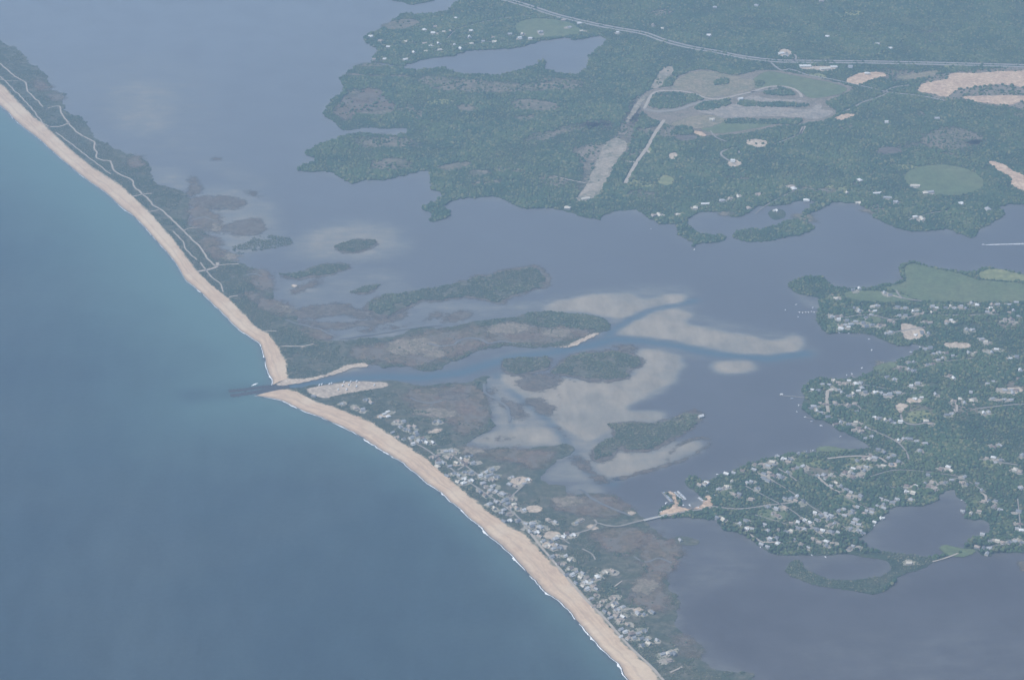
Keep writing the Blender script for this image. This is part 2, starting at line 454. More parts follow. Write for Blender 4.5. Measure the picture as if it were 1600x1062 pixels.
EAST = P('1280,432 1293,441 1303,447 1333,451 1360,449 1387,444 1411,439 1407,431 1407,416 1427,410 1450,416 1483,421 1513,426 1533,419 1567,422 1600,429 1700,440 1900,460 2200,480 2200,900 1900,880 1700,865 1600,863 1560,863 1547,869 1533,866 1527,860 1507,857 1500,866 1478,872 1456,880 1446,884 1430,891 1403,901 1397,914 1367,928 1333,923 1280,914 1250,906 1229,893 1230,882 1242,876 1254,880 1264,893 1300,905 1333,908 1373,900 1390,890 1386,876 1365,871 1340,868 1327,866 1287,869 1240,868 1207,866 1187,854 1157,831 1133,829 1117,812 1100,812 1067,808 1033,811 1030,803 1040,793 1052,785 1046,776 1039,768 1050,767 1058,776 1064,787 1060,793 1080,795 1095,789 1100,781 1092,772 1082,766 1074,759 1073,751 1083,745 1100,754 1123,744 1147,735 1177,723 1207,715 1240,708 1267,707 1300,707 1347,703 1360,699 1348,693 1333,684 1310,671 1293,659 1273,656 1260,644 1255,631 1257,617 1253,607 1270,594 1300,592 1333,591 1360,582 1387,571 1413,559 1433,547 1450,541 1430,537 1417,539 1397,537 1373,529 1350,522 1320,519 1297,521 1288,516 1278,501 1277,487 1282,474 1277,466 1260,462 1243,456 1233,446 1237,441 1257,434')
INNER_POND = P('1347,847 1343,840 1360,830 1367,820 1387,800 1400,793 1433,790 1440,790 1463,783 1470,773 1478,768 1490,764 1496,776 1510,787 1510,810 1540,813 1547,830 1520,840 1507,853 1493,864 1472,868 1450,871 1420,868 1387,863 1362,858')

ISLANDS = {   # name, outline, shrubs
 'long': '593,463 640,457 687,447 733,438 767,430 800,422 833,420 853,433 847,447 833,453 800,462 787,473 777,470 753,467 720,465 687,468 657,470 627,483 610,493 590,487 575,480',
 'i1': '787,563 820,560 853,558 853,573 827,580 800,582',
 'i2': '860,580 890,557 933,552 967,550 987,557 1003,563 1003,573 987,577 982,588 943,592 910,587 883,583',
 'hook': '950,667 987,659 1033,660 1053,652 1083,645 1098,648 1090,660 1083,667 1067,677 1053,683 1040,688 1020,700 990,703 977,697 960,706 940,715 927,720 928,703 940,692 960,682 957,672',
 'sq': '433,428 467,425 487,417 513,415 542,412 542,418 517,428 487,430 460,433',
 'oval': '520,385 547,377 585,375 583,383 557,393 533,390',
 'small': '543,458 567,448 593,445 597,448 580,455 550,459',
 'green': '360,387 387,375 420,368 450,372 455,380 433,388 400,393 377,397',
 'east2': '820,494 835,488 867,490 917,492 940,498 949,507 945,515 915,515 880,511 850,512 825,506',
}
MARSHES = {
 'fish': '298,275 311,277 308,285 318,297 305,306 292,305 297,290',
 'm1': '287,313 327,307 367,308 388,315 377,325 347,328 310,323',
 'm2': '340,357 367,347 397,338 413,353 415,363 387,368 357,363',
 'p1': '450,460 473,443 500,438 502,443 483,450 457,460',
 'cres': '543,513 600,512 650,503 680,487 689,484 687,493 660,505 617,514 567,518',
 'tri': '693,502 713,487 747,490 730,497 707,505',
 'band': '450,487 500,478 533,473 567,483 583,493 590,500 560,497 533,490 500,495 470,497',
 'band2': '460,500 500,503 545,503 590,498 620,490 640,480 630,497 590,508 540,512 500,513',
 'i3': '803,597 820,587 850,583 875,588 875,600 850,610 837,615 813,608',
 'i3b': '882,593 907,592 887,598', 'i4': '860,622 880,616 881,625 867,625',
 'i5': '818,625 850,623 857,633 872,647 870,655 850,647 833,637',
 'i6': '757,602 767,602 777,610 774,617 760,617',
 'i7': '773,625 790,623 810,630 823,650 840,663 820,657 800,653 797,637',
 'st1': '867,667 880,672 897,690 887,685', 'st2': '890,710 903,713 927,730 950,750 953,758 940,755 917,737 897,723',
 'line': '745,694 767,688 800,683 823,680 821,684 780,690', 'i2b': '950,547 977,540 1003,542 993,552 967,549',
 'speck': '315,250 330,247 352,246 340,252', 'isl': '377,293 400,300 415,308 405,310 385,301',
}
ARC = P('957,750 980,745 1000,738 1022,733 1042,726 1058,722 1075,715 1100,700 1113,690 1102,684 1083,686 1063,694 1050,704 1040,720')

SHOALS = [  # outline, strength, softness (m)
 ('757,590 800,580 880,590 960,560 1000,548 1060,557 1066,572 1052,600 1012,625 985,637 1040,648 1058,690 1100,688 1097,705 1050,727 990,744 960,752 930,747 900,716 862,726 850,700 760,702 732,692 770,670 765,630', .52, 22),
 ('440,470 500,440 600,430 700,470 800,470 850,490 780,502 700,515 600,525 530,528 480,510', .30, 30),
 ('847,482 883,467 927,460 980,458 1013,467 1040,460 1073,458 1072,472 1047,477 1013,482 987,493 960,498 940,493 900,487 867,488', .95, 34),
 ('957,525 980,503 1007,490 1040,480 1067,482 1083,497 1066,502 1100,510 1140,518 1173,522 1197,532 1225,530 1255,545 1240,555 1200,555 1140,552 1100,545 1067,535 1030,527 987,527', 1.0, 30),
 ('1113,563 1147,562 1177,563 1180,578 1147,585 1120,580', .9, 22),
 ('993,547 1033,547 1063,557 1067,570 1053,595 1027,607 1007,623 980,637 1013,643 1047,647 1033,657 1000,660 950,663 960,670 940,680 923,690 897,683 867,663 833,637 813,627 800,613 780,603 777,590 800,583 867,590 933,593 980,590 1003,573 1000,557', 1.0, 20),
 ('930,722 967,703 1017,707 1053,697 1067,690 1090,688 1100,696 1080,708 1053,720 1033,730 993,740 960,748 937,740', .8, 26),
 ('733,693 767,672 800,668 850,663 890,688 860,698 790,698', .82, 20),
 ('855,728 880,715 905,720 925,740 935,757 900,757 870,755 852,748', .5, 18),
 ('885,758 927,755 950,762 935,772 897,773', .55, 14),
 ('470,365 520,350 580,346 625,357 640,378 620,398 570,410 500,408 455,398 448,380', .60, 90),
 ('420,440 520,420 600,420 650,430 620,450 560,460 490,478 440,470', .36, 70),
 ('640,475 720,468 780,474 830,470 880,478 850,484 780,490 720,488 660,498', .40, 26),
 ('300,300 360,290 420,310 440,350 430,390 380,400 330,390 310,340', .5, 60),
 ('230,262 280,262 300,275 292,300 262,292 240,282', .42, 20),
 ('300,245 360,250 420,285 400,300 330,270 305,262', .30, 40),
 ('180,130 260,120 290,170 270,210 200,215 160,170', .5, 110),
 ('100,120 200,80 330,110 350,200 320,270 260,255 200,225 140,190', .24, 140),
 ('840,470 960,448 1080,448 1105,495 1180,512 1262,530 1262,560 1100,562 950,537 900,505 850,490', .34, 40),
 ('800,545 870,548 935,540 985,535 950,546 890,553 800,562 770,566 745,572', .45, 18),
 ('1200,545 1240,520 1262,540 1250,552', .7, 24),
 ('1050,880 1090,850 1140,850 1200,880 1180,905 1100,930 1060,950', .20, 70),
 ('1130,830 1200,860 1190,885 1140,880 1080,860', .2, 60),
 ('1310,660 1335,685 1345,700 1290,704 1230,706 1290,690', .22, 26),
 ('1233,446 1282,474 1276,490 1255,475', .35, 26),
 ('835,425 862,430 852,450 835,458', .45, 20),
 ('1200,1000 1500,960 1640,980 1640,1080 1250,1100', .16, 160),
 ('530,570 567,570 580,573 567,580 545,582 520,588', .6, 12),
 ('505,545 545,532 600,527 660,514 640,508 580,520 530,522', .45, 16),
 ('600,555 640,540 700,540 720,520 660,530 600,540', .3, 18),
]
CHANNEL = P('330,613 430,605 480,600 540,592 600,588 660,590 720,582 765,568 800,558 860,551 920,540 960,530 1000,532 1060,541 1120,553 1200,560 1260,552')
CHANNEL3 = P('958,756 940,752 915,733 895,710 884,690 868,668 850,650 832,638 805,615 786,600 775,585')
CHANNEL4 = P('760,604 775,622 790,630 797,648 800,665')
CHANNEL2 = P('940,535 960,515 985,500 1015,487 1050,478 1085,470')

# ------------------------------------------------------------------ water: one sheet, sea and lagoon
OCEAN = np.vstack([BW_OUT, P('420,606 400,614'), BE_OUT, P('1200,1600 400,1900 -900,1500 -1500,300')])
LAND_MAIN = {}
def build_water():
    st = 12.0
    xs = np.arange(-2900, 3000, st); ys = np.arange(-2500, 4200, st)
    X, Y = np.meshgrid(xs, ys)
    oc = inside(OCEAN, X, Y)
    lag = box_blur((~oc).astype(float), 1)
    dn = dist_poly(np.vstack([BW_OUT, BE_OUT]), X, Y)
    # the shelf of pale water is wide west of the inlet and narrow east of it
    mx, my = G(430, 604)
    west = 1 / (1 + np.exp((X - mx - 60) / 160))
    reach = 150 + 330 * west
    near = np.exp(-dn / reach) * oc
    far = np.exp(-dn / (1100)) * .30 * oc
    near = np.maximum(near * (.62 + .38 * west), far)
    near = near * (1 - .35 * np.exp(-(dist_poly(P('300,618 360,614 424,604'), X, Y) / 60) ** 2))
    sh = np.zeros(X.shape)
    for s, k, soft in SHOALS:
        m = inside(rough(P(s), 14, 18), X, Y).astype(float)
        sh = np.maximum(sh, k * box_blur(m, max(1, int(soft / st / 1.6))))
    # shallows fringe every shore of the lagoon
    fr = np.zeros(X.shape, bool)
    for p in (NORTH, EAST, NORTH_TIP, np.vstack([BW_IN, WEST_BACK[::-1]]), np.vstack([BE_IN, EAST_BACK[::-1]])):
        fr |= inside(p, X, Y)
    fr &= ~inside(INNER_POND, X, Y)
    sh = np.maximum(sh, .42 * box_blur(fr.astype(float), 4) ** 1.0 * (~oc))
    ch = np.maximum(np.exp(-(dist_poly(CHANNEL, X, Y) / 30) ** 2), np.maximum(.8 * np.exp(-(dist_poly(CHANNEL2, X, Y) / 22) ** 2), np.maximum(.62 * np.exp(-(dist_poly(CHANNEL3, X, Y) / 20) ** 2), .5 * np.exp(-(dist_poly(CHANNEL4, X, Y) / 12) ** 2)))) * .9
    sh = sh * (1 - .8 * ch)
    chl = ch * np.clip((X - mx) / 60 + .3, 0, 1)
    silt_sheen = np.clip((Y - .5 * X + 2000) / 6000, 0, 1) * .95 + .05  # lagoon pales toward the far west: silty shallows plus sky reflection put into the colour
    # far coarse rim out to the horizon
    big = np.array([13000, 9000, 6500, 5000, 4000.])
    xs2 = np.r_[-big, xs, big[::-1] + 200]; ys2 = np.r_[-big * .75, ys, big[::-1] + 1200]
    pad = lambda a: np.pad(a, 5, mode='edge')
    X2, Y2 = np.meshgrid(xs2, ys2)
    F = grid_faces(np.ones((len(ys2) - 1, len(xs2) - 1), bool))
    o = meshobj('water', np.stack([X2.ravel(), Y2.ravel(), np.zeros(X2.size)], 1), F, M['water'],
                attrs={'lagoon': pad(lag), 'nearshore': pad(near), 'shoal': pad(sh), 'channel': pad(chl), 'silt_sheen': pad(silt_sheen)})
    tag(o, kind='structure')
build_water()

# ------------------------------------------------------------------ land
RG = ((110, 1.0), (45, .8), (18, .5), (9, .3))
westp = np.vstack([BW_IN, rough(WEST_BACK, 17, 7, closed=False, seed=2, scales=RG)[::-1]])
eastb = np.vstack([BE_IN, rough(EAST_BACK, 15, 7, closed=False, seed=3, scales=RG)[::-1]])
northp = rough(NORTH, 16, 8, seed=4, scales=RG)
tipp = rough(NORTH_TIP, 9, 12, seed=5)
eastp = rough(EAST, 9, 8, seed=6, scales=RG)
pondp = rough(INNER_POND, 6, 9, seed=7)
slab('barrier_spit', westp, M['scrub'], 1.2)
slab('barrier_spit', eastb, M['scrub'], 1.2)
slab('mainland', northp, M['land'], 1.2)
slab('headland', tipp, M['land'], 1.2)

slab('mainland', eastp, M['land'], 1.2, hole=pondp)

isl = {}
for i, (k_, s_) in enumerate(ISLANDS.items()):
    isl[k_] = rough(P(s_), 15, 6, seed=20 + i, scales=((90, 1.0), (40, .8), (16, .5), (8, .3)))
    if k_ in ('green', 'east2'):
        continue
    slab('island', isl[k_], M['isle'], .9)
    cc = isl[k_].mean(0); patch('marsh', (isl[k_][::4] - cc) * np.array((1.05, 1.16)) + cc - (0, 6), M['marshdark'], .25, blur=24, step=6, amp=8)
for k_, s_ in MARSHES.items():
    patch('marsh', P(s_), M['marshdark'], .35, blur=26, step=6, amp=12)
patch('marsh', np.vstack([ARC + (0, 9), (ARC - (0, 9))[::-1]]), M['marshdark'], .35, blur=14, step=6, amp=4)
# the islet with a house in the cove
slab('island', rough(P('1200,333 1208,328 1222,328 1228,334 1224,341 1208,343'), 4, 8, seed=55), M['land'], 1.0)
slab('island', rough(P('1048,842 1062,838 1078,839 1092,845 1085,851 1062,850'), 5, 8, seed=56), M['isle'], .9)
patch('marsh', P('1588,880 1600,876 1640,875 1640,895 1600,893'), M['marsh'], .35, blur=14)

def beach(name, inner, outer, z_in=1.45):
    n = 700
    def res(p):
        q = catmull(p, False, 6)
        s = np.r_[0, np.cumsum(np.linalg.norm(np.diff(q, axis=0), axis=1))]
        t = np.linspace(0, s[-1], n)
        return np.stack([np.interp(t, s, q[:, 0]), np.interp(t, s, q[:, 1])], 1), t
    a, t = res(outer); b, _ = res(inner)
    # beach cusps along the water and a ragged dune edge
    d_ = (a - b) / (np.linalg.norm(a - b, axis=1)[:, None] + 1e-9)
    cus = np.array([mnoise.noise(Vector((s / 60, 0, 3))) * 6 + mnoise.noise(Vector((s / 17, 5, 3))) * 2.5 for s in t])
    rag = np.array([mnoise.noise(Vector((s / 45, 9, 7))) * 9 + mnoise.noise(Vector((s / 13, 4, 7))) * 5 for s in t])
    a = a + d_ * cus[:, None]; b = b + d_ * (rag[:, None] - 7)
    vs = np.array([0, .06, .16, .30, .48, .66, .84, .95, 1.0]); zs = np.array([-.4, .15, .9, 1.9, 2.6, 2.7, 2.5, 1.9, z_in])
    V = []; U = []; A = []
    for v, z in zip(vs, zs):
        q = a * (1 - v) + b * v
        V.append(np.c_[q, np.full(n, z)]); U.append(np.full(n, v)); A.append(t)
    k = len(vs)
    i, j = np.meshgrid(np.arange(k - 1), np.arange(n - 1), indexing='ij')
    q0 = (i * n + j).ravel()
    F = np.stack([q0, q0 + 1, q0 + n + 1, q0 + n], 1)
    o = meshobj(name, np.vstack(V), F, M['beach'], attrs={'across': np.concatenate(U), 'along': np.concatenate(A)}, smooth=True)
    tag(o, kind='structure')
    return a, d_, t
aw, dw, tw = beach('beach', BW_IN, BW_OUT)
ae, de, te = beach('beach', BE_IN, BE_OUT)

def surf(a, d_, t, seed, label, gaps=.02):
    """breaking foam: white tongues of uneven width lying on the water's edge"""
    n = len(t); s = np.linspace(0, t[-1], n * 3)
    ax = np.interp(s, t, a[:, 0]); ay = np.interp(s, t, a[:, 1]); dx = np.interp(s, t, d_[:, 0]); dy = np.interp(s, t, d_[:, 1])
    w = np.array([max(0, mnoise.noise(Vector((q / 95, seed, 1))) * 13 + mnoise.noise(Vector((q / 30, seed, 2))) * 9 + mnoise.noise(Vector((q / 9, seed, 4))) * 4 - 1.0) for q in s])
    w = np.maximum(w, np.array([2.6 * max(0, mnoise.noise(Vector((q / 50, seed, 8))) + .42) for q in s]))
    V = []; F = []
    for i in range(len(s)):
        V += [(ax[i] - dx[i] * 1.0, ay[i] - dy[i] * 1.0, .22), (ax[i] + dx[i] * w[i], ay[i] + dy[i] * w[i], .22)]
    for i in range(len(s) - 1):
        if w[i] > .3 and w[i + 1] > .3:
            F.append((2 * i, 2 * i + 1, 2 * i + 3, 2 * i + 2))
    o = meshobj('surf', V, F, M['foam'])
    tag(o, label, 'surf', kind='stuff')
surf(aw, dw, tw, 3, 'white breaking surf along the beach on the far side of the channel')
surf(ae, de, te, 12, 'white breaking surf along the beach in front of the row of cottages')

# ---- ground covers (z rises by layer)
Z = 1.6
for s_ in ('620,612 680,604 735,603 752,612 760,640 762,660 735,676 722,690 700,660 660,640 640,628',
           '740,703 800,702 850,704 880,700 850,725 840,735 800,718 770,712',
           '868,778 920,774 958,778 985,800 940,808 890,800 870,790',
           '1000,830 1045,845 1058,865 1045,890 1035,910 1050,935 1040,960 1000,945 985,925 1010,890 990,850',
           '930,830 1000,828 1000,860 950,860',
           '540,555 600,535 660,522 720,514 790,510 800,530 745,545 700,562 640,570 590,566', '780,505 850,510 930,516 900,532 830,537 770,532', '1060,985 1080,1000 1088,1022 1062,1020'):
    patch('marsh', P(s_), M['marsh'], Z, blur=46, step=8, amp=16)
for s_ in ('205,245 222,247 228,258 215,265 198,258', '300,318 335,330 345,352 330,362 300,350', '312,366 345,380 355,405 345,410 320,395',
           '390,420 425,430 430,450 412,460 395,445', '380,455 430,470 455,492 420,490', '60,118 78,138 72,150 55,135', '78,140 100,150 92,158 76,152',
           '520,175 530,160 560,140 600,150 620,165 600,180 560,178 540,190', '540,150 580,138 600,145 575,160', '470,505 520,525 500,535 470,520'):
    patch('marsh', P(s_), M['marsh'], Z, blur=36, step=8, amp=14)
for s_ in ('712,170 725,163 742,168 738,175 718,173', '803,158 835,156 872,163 870,172 820,173 800,166', '803,183 830,180 836,186 810,190', '690,260 730,253 738,258 715,267 690,266', '733,268 765,267 770,273 740,275',
           '540,115 580,118 650,119 650,122 580,121 540,119', '560,176 610,172 620,176 580,180', '600,38 640,30 655,38 630,46 605,47', '1120,333 1140,330 1150,336 1130,337'):
    patch('clearing', P(s_), M['wash'], Z, blur=18, amp=9)
for s_ in ('820,215 900,195 950,190 960,196 900,205 830,224', '900,230 945,228 975,215 985,225 960,260 930,300 905,310 912,270',
           '660,120 800,130 900,125 900,140 780,145 680,140', '560,215 640,218 660,228 600,232 560,228', '580,255 640,250 650,262 590,268', '1443,213 1483,200 1517,205 1537,220 1513,231 1467,238 1447,228',
           '1400,228 1440,222 1450,228 1410,234', '1000,200 1090,200 1080,215 1010,212', '980,165 1005,155 995,190 975,200', '1370,110 1460,112 1440,122 1400,128'):
    patch('heath', P(s_), M['wash'], Z, blur=55, step=9, amp=18)
for s_ in ('1050,140 1060,123 1100,112 1153,121 1178,128 1170,143 1110,152 1080,143', '1050,195 1080,183 1120,182 1132,190 1105,200 1070,200', '1400,122 1450,112 1468,113 1440,124'):
    patch('field', P(s_), M['tan'], Z + .3, blur=10, amp=3)
for s_ in ('1178,124 1200,113 1240,119 1317,135 1313,147 1267,154 1250,143 1220,134 1180,138', '1093,197 1133,191 1200,190 1210,194 1167,203 1117,209',
           '805,40 830,30 880,33 905,45 900,55 840,60 815,55'):
    patch('field', P(s_), M['green'], Z + .3, blur=9, amp=3)
patch('field', P('1002,172 1003,150 1020,140 1050,134 1062,119 1100,109 1150,118 1205,110 1325,134 1312,152 1290,160 1307,178 1282,191 1215,199 1165,209 1098,212 1075,202 1045,197 1012,182'), M['mud'], Z, blur=14, amp=6)
patch('heath', P('1433,142 1445,127 1485,114 1640,108 1640,168 1573,168 1500,157 1475,159 1450,150'), M['mud'], Z + .2, blur=20, amp=10)
patch('heath', P('945,262 955,232 978,190 998,150 1012,150 1005,172 985,215 965,255'), M['mud'], Z, blur=30, amp=14)
patch('heath', P('905,300 925,262 945,228 930,235 905,280'), M['wash'], Z, blur=30, amp=14)
patch('field', np.array([G(1475, 282) + np.array((math.cos(t_) * 158, math.sin(t_) * 155)) for t_ in np.linspace(0, 6.28, 40)[:-1]]), M['green'], Z + .3, blur=9, amp=6)
patch('field', P('1412,418 1430,412 1450,418 1500,428 1530,438 1600,443 1700,455 1700,478 1600,473 1500,472 1440,470 1405,456 1380,450 1412,441'), M['green'], Z + .3, blur=9, amp=4)
patch('field', P('1533,424 1560,421 1600,430 1680,440 1680,452 1600,441 1550,438 1530,434'), M['lime'], Z + .6, blur=9, amp=4)
patch('field', P('1318,458 1350,455 1400,458 1430,470 1370,472 1330,468'), M['green'], Z + .3, blur=9, amp=4)
patch('field', P('1030,277 1040,274 1052,280 1048,290 1030,289'), M['lime'], Z + .3, blur=9, amp=4)
patch('sand_pit', [P('1433,140 1447,130 1475,126 1483,120 1490,115 1533,115 1580,112 1640,112 1640,140 1600,138 1575,133 1545,134 1500,140 1477,153 1462,148 1445,146')], M['sandpit'], Z + .6, blur=9, amp=8)
patch('sand_pit', P('1500,153 1530,151 1575,150 1600,152 1640,150 1640,158 1600,159 1573,165 1530,160'), M['sandpit'], Z + .6, blur=8, amp=8)
patch('sand_pit', P('1543,252 1567,257 1585,268 1600,275 1620,300 1600,300 1580,290 1577,277 1558,266'), M['sandpit'], Z + .6, blur=12, amp=10)
patch('sand_pit', P('1302,187 1315,180 1330,178 1340,180 1325,187 1310,189'), M['sandpit'], Z + .6, blur=8, amp=5)
patch('sand_pit', P('1323,127 1335,118 1360,113 1385,118 1370,124 1345,132 1335,134'), M['sandpit'], Z + .6, blur=11, amp=8)
patch('sand_pit', P('1080,203 1088,205 1104,211 1103,215 1092,213 1082,208'), M['sandpit'], Z + .9, blur=6, amp=3)
for s_ in ('1047,240 1058,239 1059,245 1050,252 1046,249', '1165,221 1180,218 1198,222 1190,232 1172,228', '1137,255 1150,250 1160,258 1140,262'):
    patch('clearing', P(s_), M['baresand'], Z + .6, blur=7, amp=3)
# the disused airfield
patch('runway', P('900,314 927,311 943,292 963,253 980,227 963,217 943,230 927,267 912,295'), M['runway'], Z + .6, blur=9, amp=5)
patch('runway', P('977,193 981,193 1011,150 1005,150 990,168'), M['runway'], Z + .6, blur=8, amp=3)
patch('runway', P('1017,138 1031,137 1053,110 1046,104 1033,110 1026,124'), M['runway'], Z + .6, blur=8, amp=4)
patch('tarmac', P('1085,171 1107,159 1123,168 1150,164 1200,167 1260,172 1275,165 1286,165 1283,172 1303,175 1280,187 1240,184 1200,183 1160,184 1133,186 1118,181 1100,178'), M['tarmac'], Z + .6, blur=8, amp=3)
patch('tarmac', P('1160,157 1175,150 1200,155 1255,157 1262,159 1235,161 1165,161'), M['tarmac'], Z + .6, blur=6, amp=2)
# parking spit by the inlet, marina, other bare lots
patch('parking_lot', P('478,610 500,604 535,599 560,597 585,598 607,599 610,603 590,607 560,612 530,617 512,622 495,620'), M['gravel'], Z + .6, blur=5, amp=2)
patch('sandy_bank', P('449,592 460,593 490,590 517,582 537,573 553,569 567,568 580,571 572,574 555,573 538,580 517,587 490,594 465,599 440,603 428,604'), M['baresand'], Z + .5, blur=4, amp=2)
patch('sandy_bank', P('862,542 885,541 905,531 925,523 943,517 930,526 912,534 890,543 870,545'), M['baresand'], Z + .2, blur=6, amp=2)
patch('marina_yard', [P('1042,769 1049,768 1056,777 1062,788 1060,793 1080,795 1095,790 1103,783 1100,773 1108,771 1112,782 1112,792 1095,797 1070,800 1048,806 1034,807 1032,802 1042,795 1054,787 1050,778')], M['sandpit'], Z + .6, blur=5, amp=2)
for s_ in ('850,831 873,832 877,842 868,845 852,841', '914,823 930,820 937,824 930,828 916,828', '978,800 990,797 994,806 984,807', '985,951 1000,950 1012,952 1000,956 990,957',
           '665,676 680,671 696,669 690,674 672,679', '705,726 716,721 730,714 734,717 722,726 708,730', '580,652 597,647 612,646 604,652 588,654', '795,752 806,747 822,745 833,752 815,756 800,757',
           '1398,633 1418,632 1412,645 1407,650', '1415,622 1440,624 1440,629 1418,630', '1555,607 1595,607 1595,615 1560,615', '1475,537 1515,537 1512,545 1480,545',
           '1385,726 1402,722 1400,731 1388,732', '820,795 838,789 846,797 835,803', '845,848 862,846 865,856 852,858',
           '455,445 465,443 462,449 452,450', '466,540 480,541 470,545', '540,603 545,605', '1410,506 1445,517 1435,530 1412,530') :
    q = P(s_)
    if len(q) > 2:
        patch('bare_lot', q, M['baresand'], Z + .6, blur=6, amp=3)
patch('wet_pond', P('1372,235 1385,230 1405,233 1412,238 1390,242 1374,240'), M['marshdark'], Z + .3, blur=8)
patch('wet_pond', P('683,617 700,613 728,614 735,620 715,624 690,623'), M['marshdark'], Z + .5, blur=16)
patch('wet_pond', P('1055,214 1080,212 1092,216 1075,221 1058,220'), M['marshdark'], Z + .3, blur=8)

for s_ in ('600,542 635,530 680,532 690,545 650,555 615,556', '760,510 800,505 830,511 800,521 770,520', '655,550 690,547 702,556 662,561', '845,515 880,514 900,520 870,528 845,524', '425,470 450,478 470,490 445,488',
           '330,345 345,350 342,368 330,360', '985,915 1015,900 1030,915 1010,930 990,928', '640,640 700,640 715,650 680,655', '722,700 760,705 740,712 720,712', '860,778 900,776 930,782 880,792',
           '350,395 372,400 370,412 352,408', '905,235 945,220 960,232 935,250 912,252'):
    patch('mudflat', P(s_), M['mud'], Z + .35, blur=26, step=6, amp=12)
def creek(s_, w):
    o = ribbon('creek', P(s_), w, M['water'], 2.35, step=8, wander=6, seed=len(s_))
    n = len(o.data.vertices)
    for an, av in (('lagoon', 1), ('silt_sheen', .45), ('shoal', .3), ('nearshore', 0), ('channel', .0)):
        a = o.data.attributes.new(an, 'FLOAT', 'POINT'); a.data.foreach_set('value', np.full(n, av, np.float32))
for s_, w_ in (('670,537 690,541 708,540 717,532 735,529 750,531 763,537 785,534 805,537 830,541', 9), ('757,600 758,613 767,620 777,625 788,634 795,645 796,660', 10), ('530,530 560,526 600,520 645,512 690,508', 11),
               ('445,500 470,508 500,515 525,528', 7), ('410,432 395,428 380,432', 7), ('1050,880 1030,872 1010,878 990,870', 7), ('905,765 925,778 950,792 985,806', 9), ('640,622 665,630 690,626', 6), ('300,345 320,340 335,345', 6)):
    creek(s_, w_)

for s_ in ('1180,800 1215,790 1235,805 1205,815', '1225,720 1255,715 1262,728 1232,732', '1300,775 1330,770 1345,785 1310,792', '1440,778 1460,770 1470,777 1452,785', '1518,775 1532,785 1528,795 1512,788', '1290,505 1305,500 1312,515 1296,518',
           '1365,575 1395,565 1405,572 1380,583', '1285,620 1300,640 1290,648 1278,635', '1320,660 1350,662 1345,668 1322,666', '1420,620 1450,615 1455,625 1430,628', '1270,700 1340,700 1350,706 1280,706', '1530,640 1560,645 1550,655 1528,650',
           '1345,835 1360,828 1352,842 1344,846', '1120,765 1140,755 1150,768 1128,775', '1470,850 1500,858 1530,858 1520,866 1480,868', '1330,500 1370,495 1375,505 1340,510'):
    patch('lawn', P(s_), M['green'], Z + .1, blur=20, step=6, amp=12)

# thin spots in the woods where pale grass and heath show
rc = random.Random(5)
for poly, n_ in ((northp, 46), (eastp, 14)):
    k_ = 0
    while k_ < n_:
        g = G(rc.uniform(480, 1600), rc.uniform(20, 760))
        if not inside(poly, g[:1], g[1:])[0] or inside(pondp, g[:1], g[1:])[0]: continue
        k_ += 1
        a_, b_, t0 = rc.uniform(25, 95), rc.uniform(18, 60), rc.uniform(-.5, .5)
        q = [(a_ * math.cos(t) * rc.uniform(.6, 1.2), b_ * math.sin(t) * rc.uniform(.6, 1.2)) for t in np.linspace(0, 6.283, 11)[:-1]]
        patch('glade', np.array([g + (x * math.cos(t0) - y * math.sin(t0), x * math.sin(t0) + y * math.cos(t0)) for x, y in q]), M['wash' if rc.random() < .6 else 'lime'], Z, blur=30, step=8, amp=14)

# ---- roads, lanes and tracks
def road(s, w, mat='lane', name='lane', z=None, wander=0.0, off=0.0):
    p = P(s)
    if off:
        t = np.gradient(p, axis=0); t /= np.linalg.norm(t, axis=1)[:, None]
        p = p + np.stack([-t[:, 1], t[:, 0]], 1) * off
    ROADS.append((catmull(p, False, 10), w))
    return ribbon(name, p, w, M[mat], z or 2.8, wander=wander, seed=len(ROADS))
ROADS = []
US1 = '700,-22 770,-4 800,3 830,12 870,25 920,37 960,45 1005,53 1040,65 1080,75 1120,82 1160,90 1210,96 1250,97 1350,98 1450,100 1600,104 1720,108'
road(US1, 15, 'asphalt', 'road', off=13); road(US1, 15, 'asphalt', 'road', off=-13)
road('1205,99 1213,106 1222,111 1232,109 1245,112 1262,118 1300,125 1350,136 1390,145 1440,151 1475,158', 9, 'asphalt', 'road')
road('1391,144 1372,153 1350,160 1335,168 1318,176', 8, 'lane', 'road')
road('1380,146 1395,138 1420,134', 9, 'lane', 'road')
road('1238,98 1244,91 1240,86 1228,87', 10, 'lane', 'road')
LOOP = '1007,171 1010,164 1016,152 1022,146 1033,143 1060,143 1083,147 1103,154 1120,156 1140,153 1150,150 1173,145 1200,137 1222,136 1240,140 1250,147 1252,153'
road(LOOP, 13, 'track', 'road')
road('1007,171 1018,174 1033,175 1060,172 1083,164 1107,158', 22, 'lane', 'road')
road('1173,145 1196,142 1215,139', 10, 'lane', 'road')
road('977,287 993,257 1010,233 1023,210 1038,188', 15, 'track', 'runway')
road('1010,236 1016,240', 12, 'track', 'lane'); road('977,253 993,254', 9, 'track', 'lane')
road('1255,199 1250,211 1258,198', 10, 'track', 'lane'); road('1210,226 1250,211', 5, 'lane', 'lane')
road('1155,240 1150,232 1128,238 1130,246 1150,258', 9, 'lane', 'lane')
road('865,276 890,282 915,287', 6, 'track', 'lane')
road('1110,205 1118,215 1135,222', 6, 'lane', 'lane')
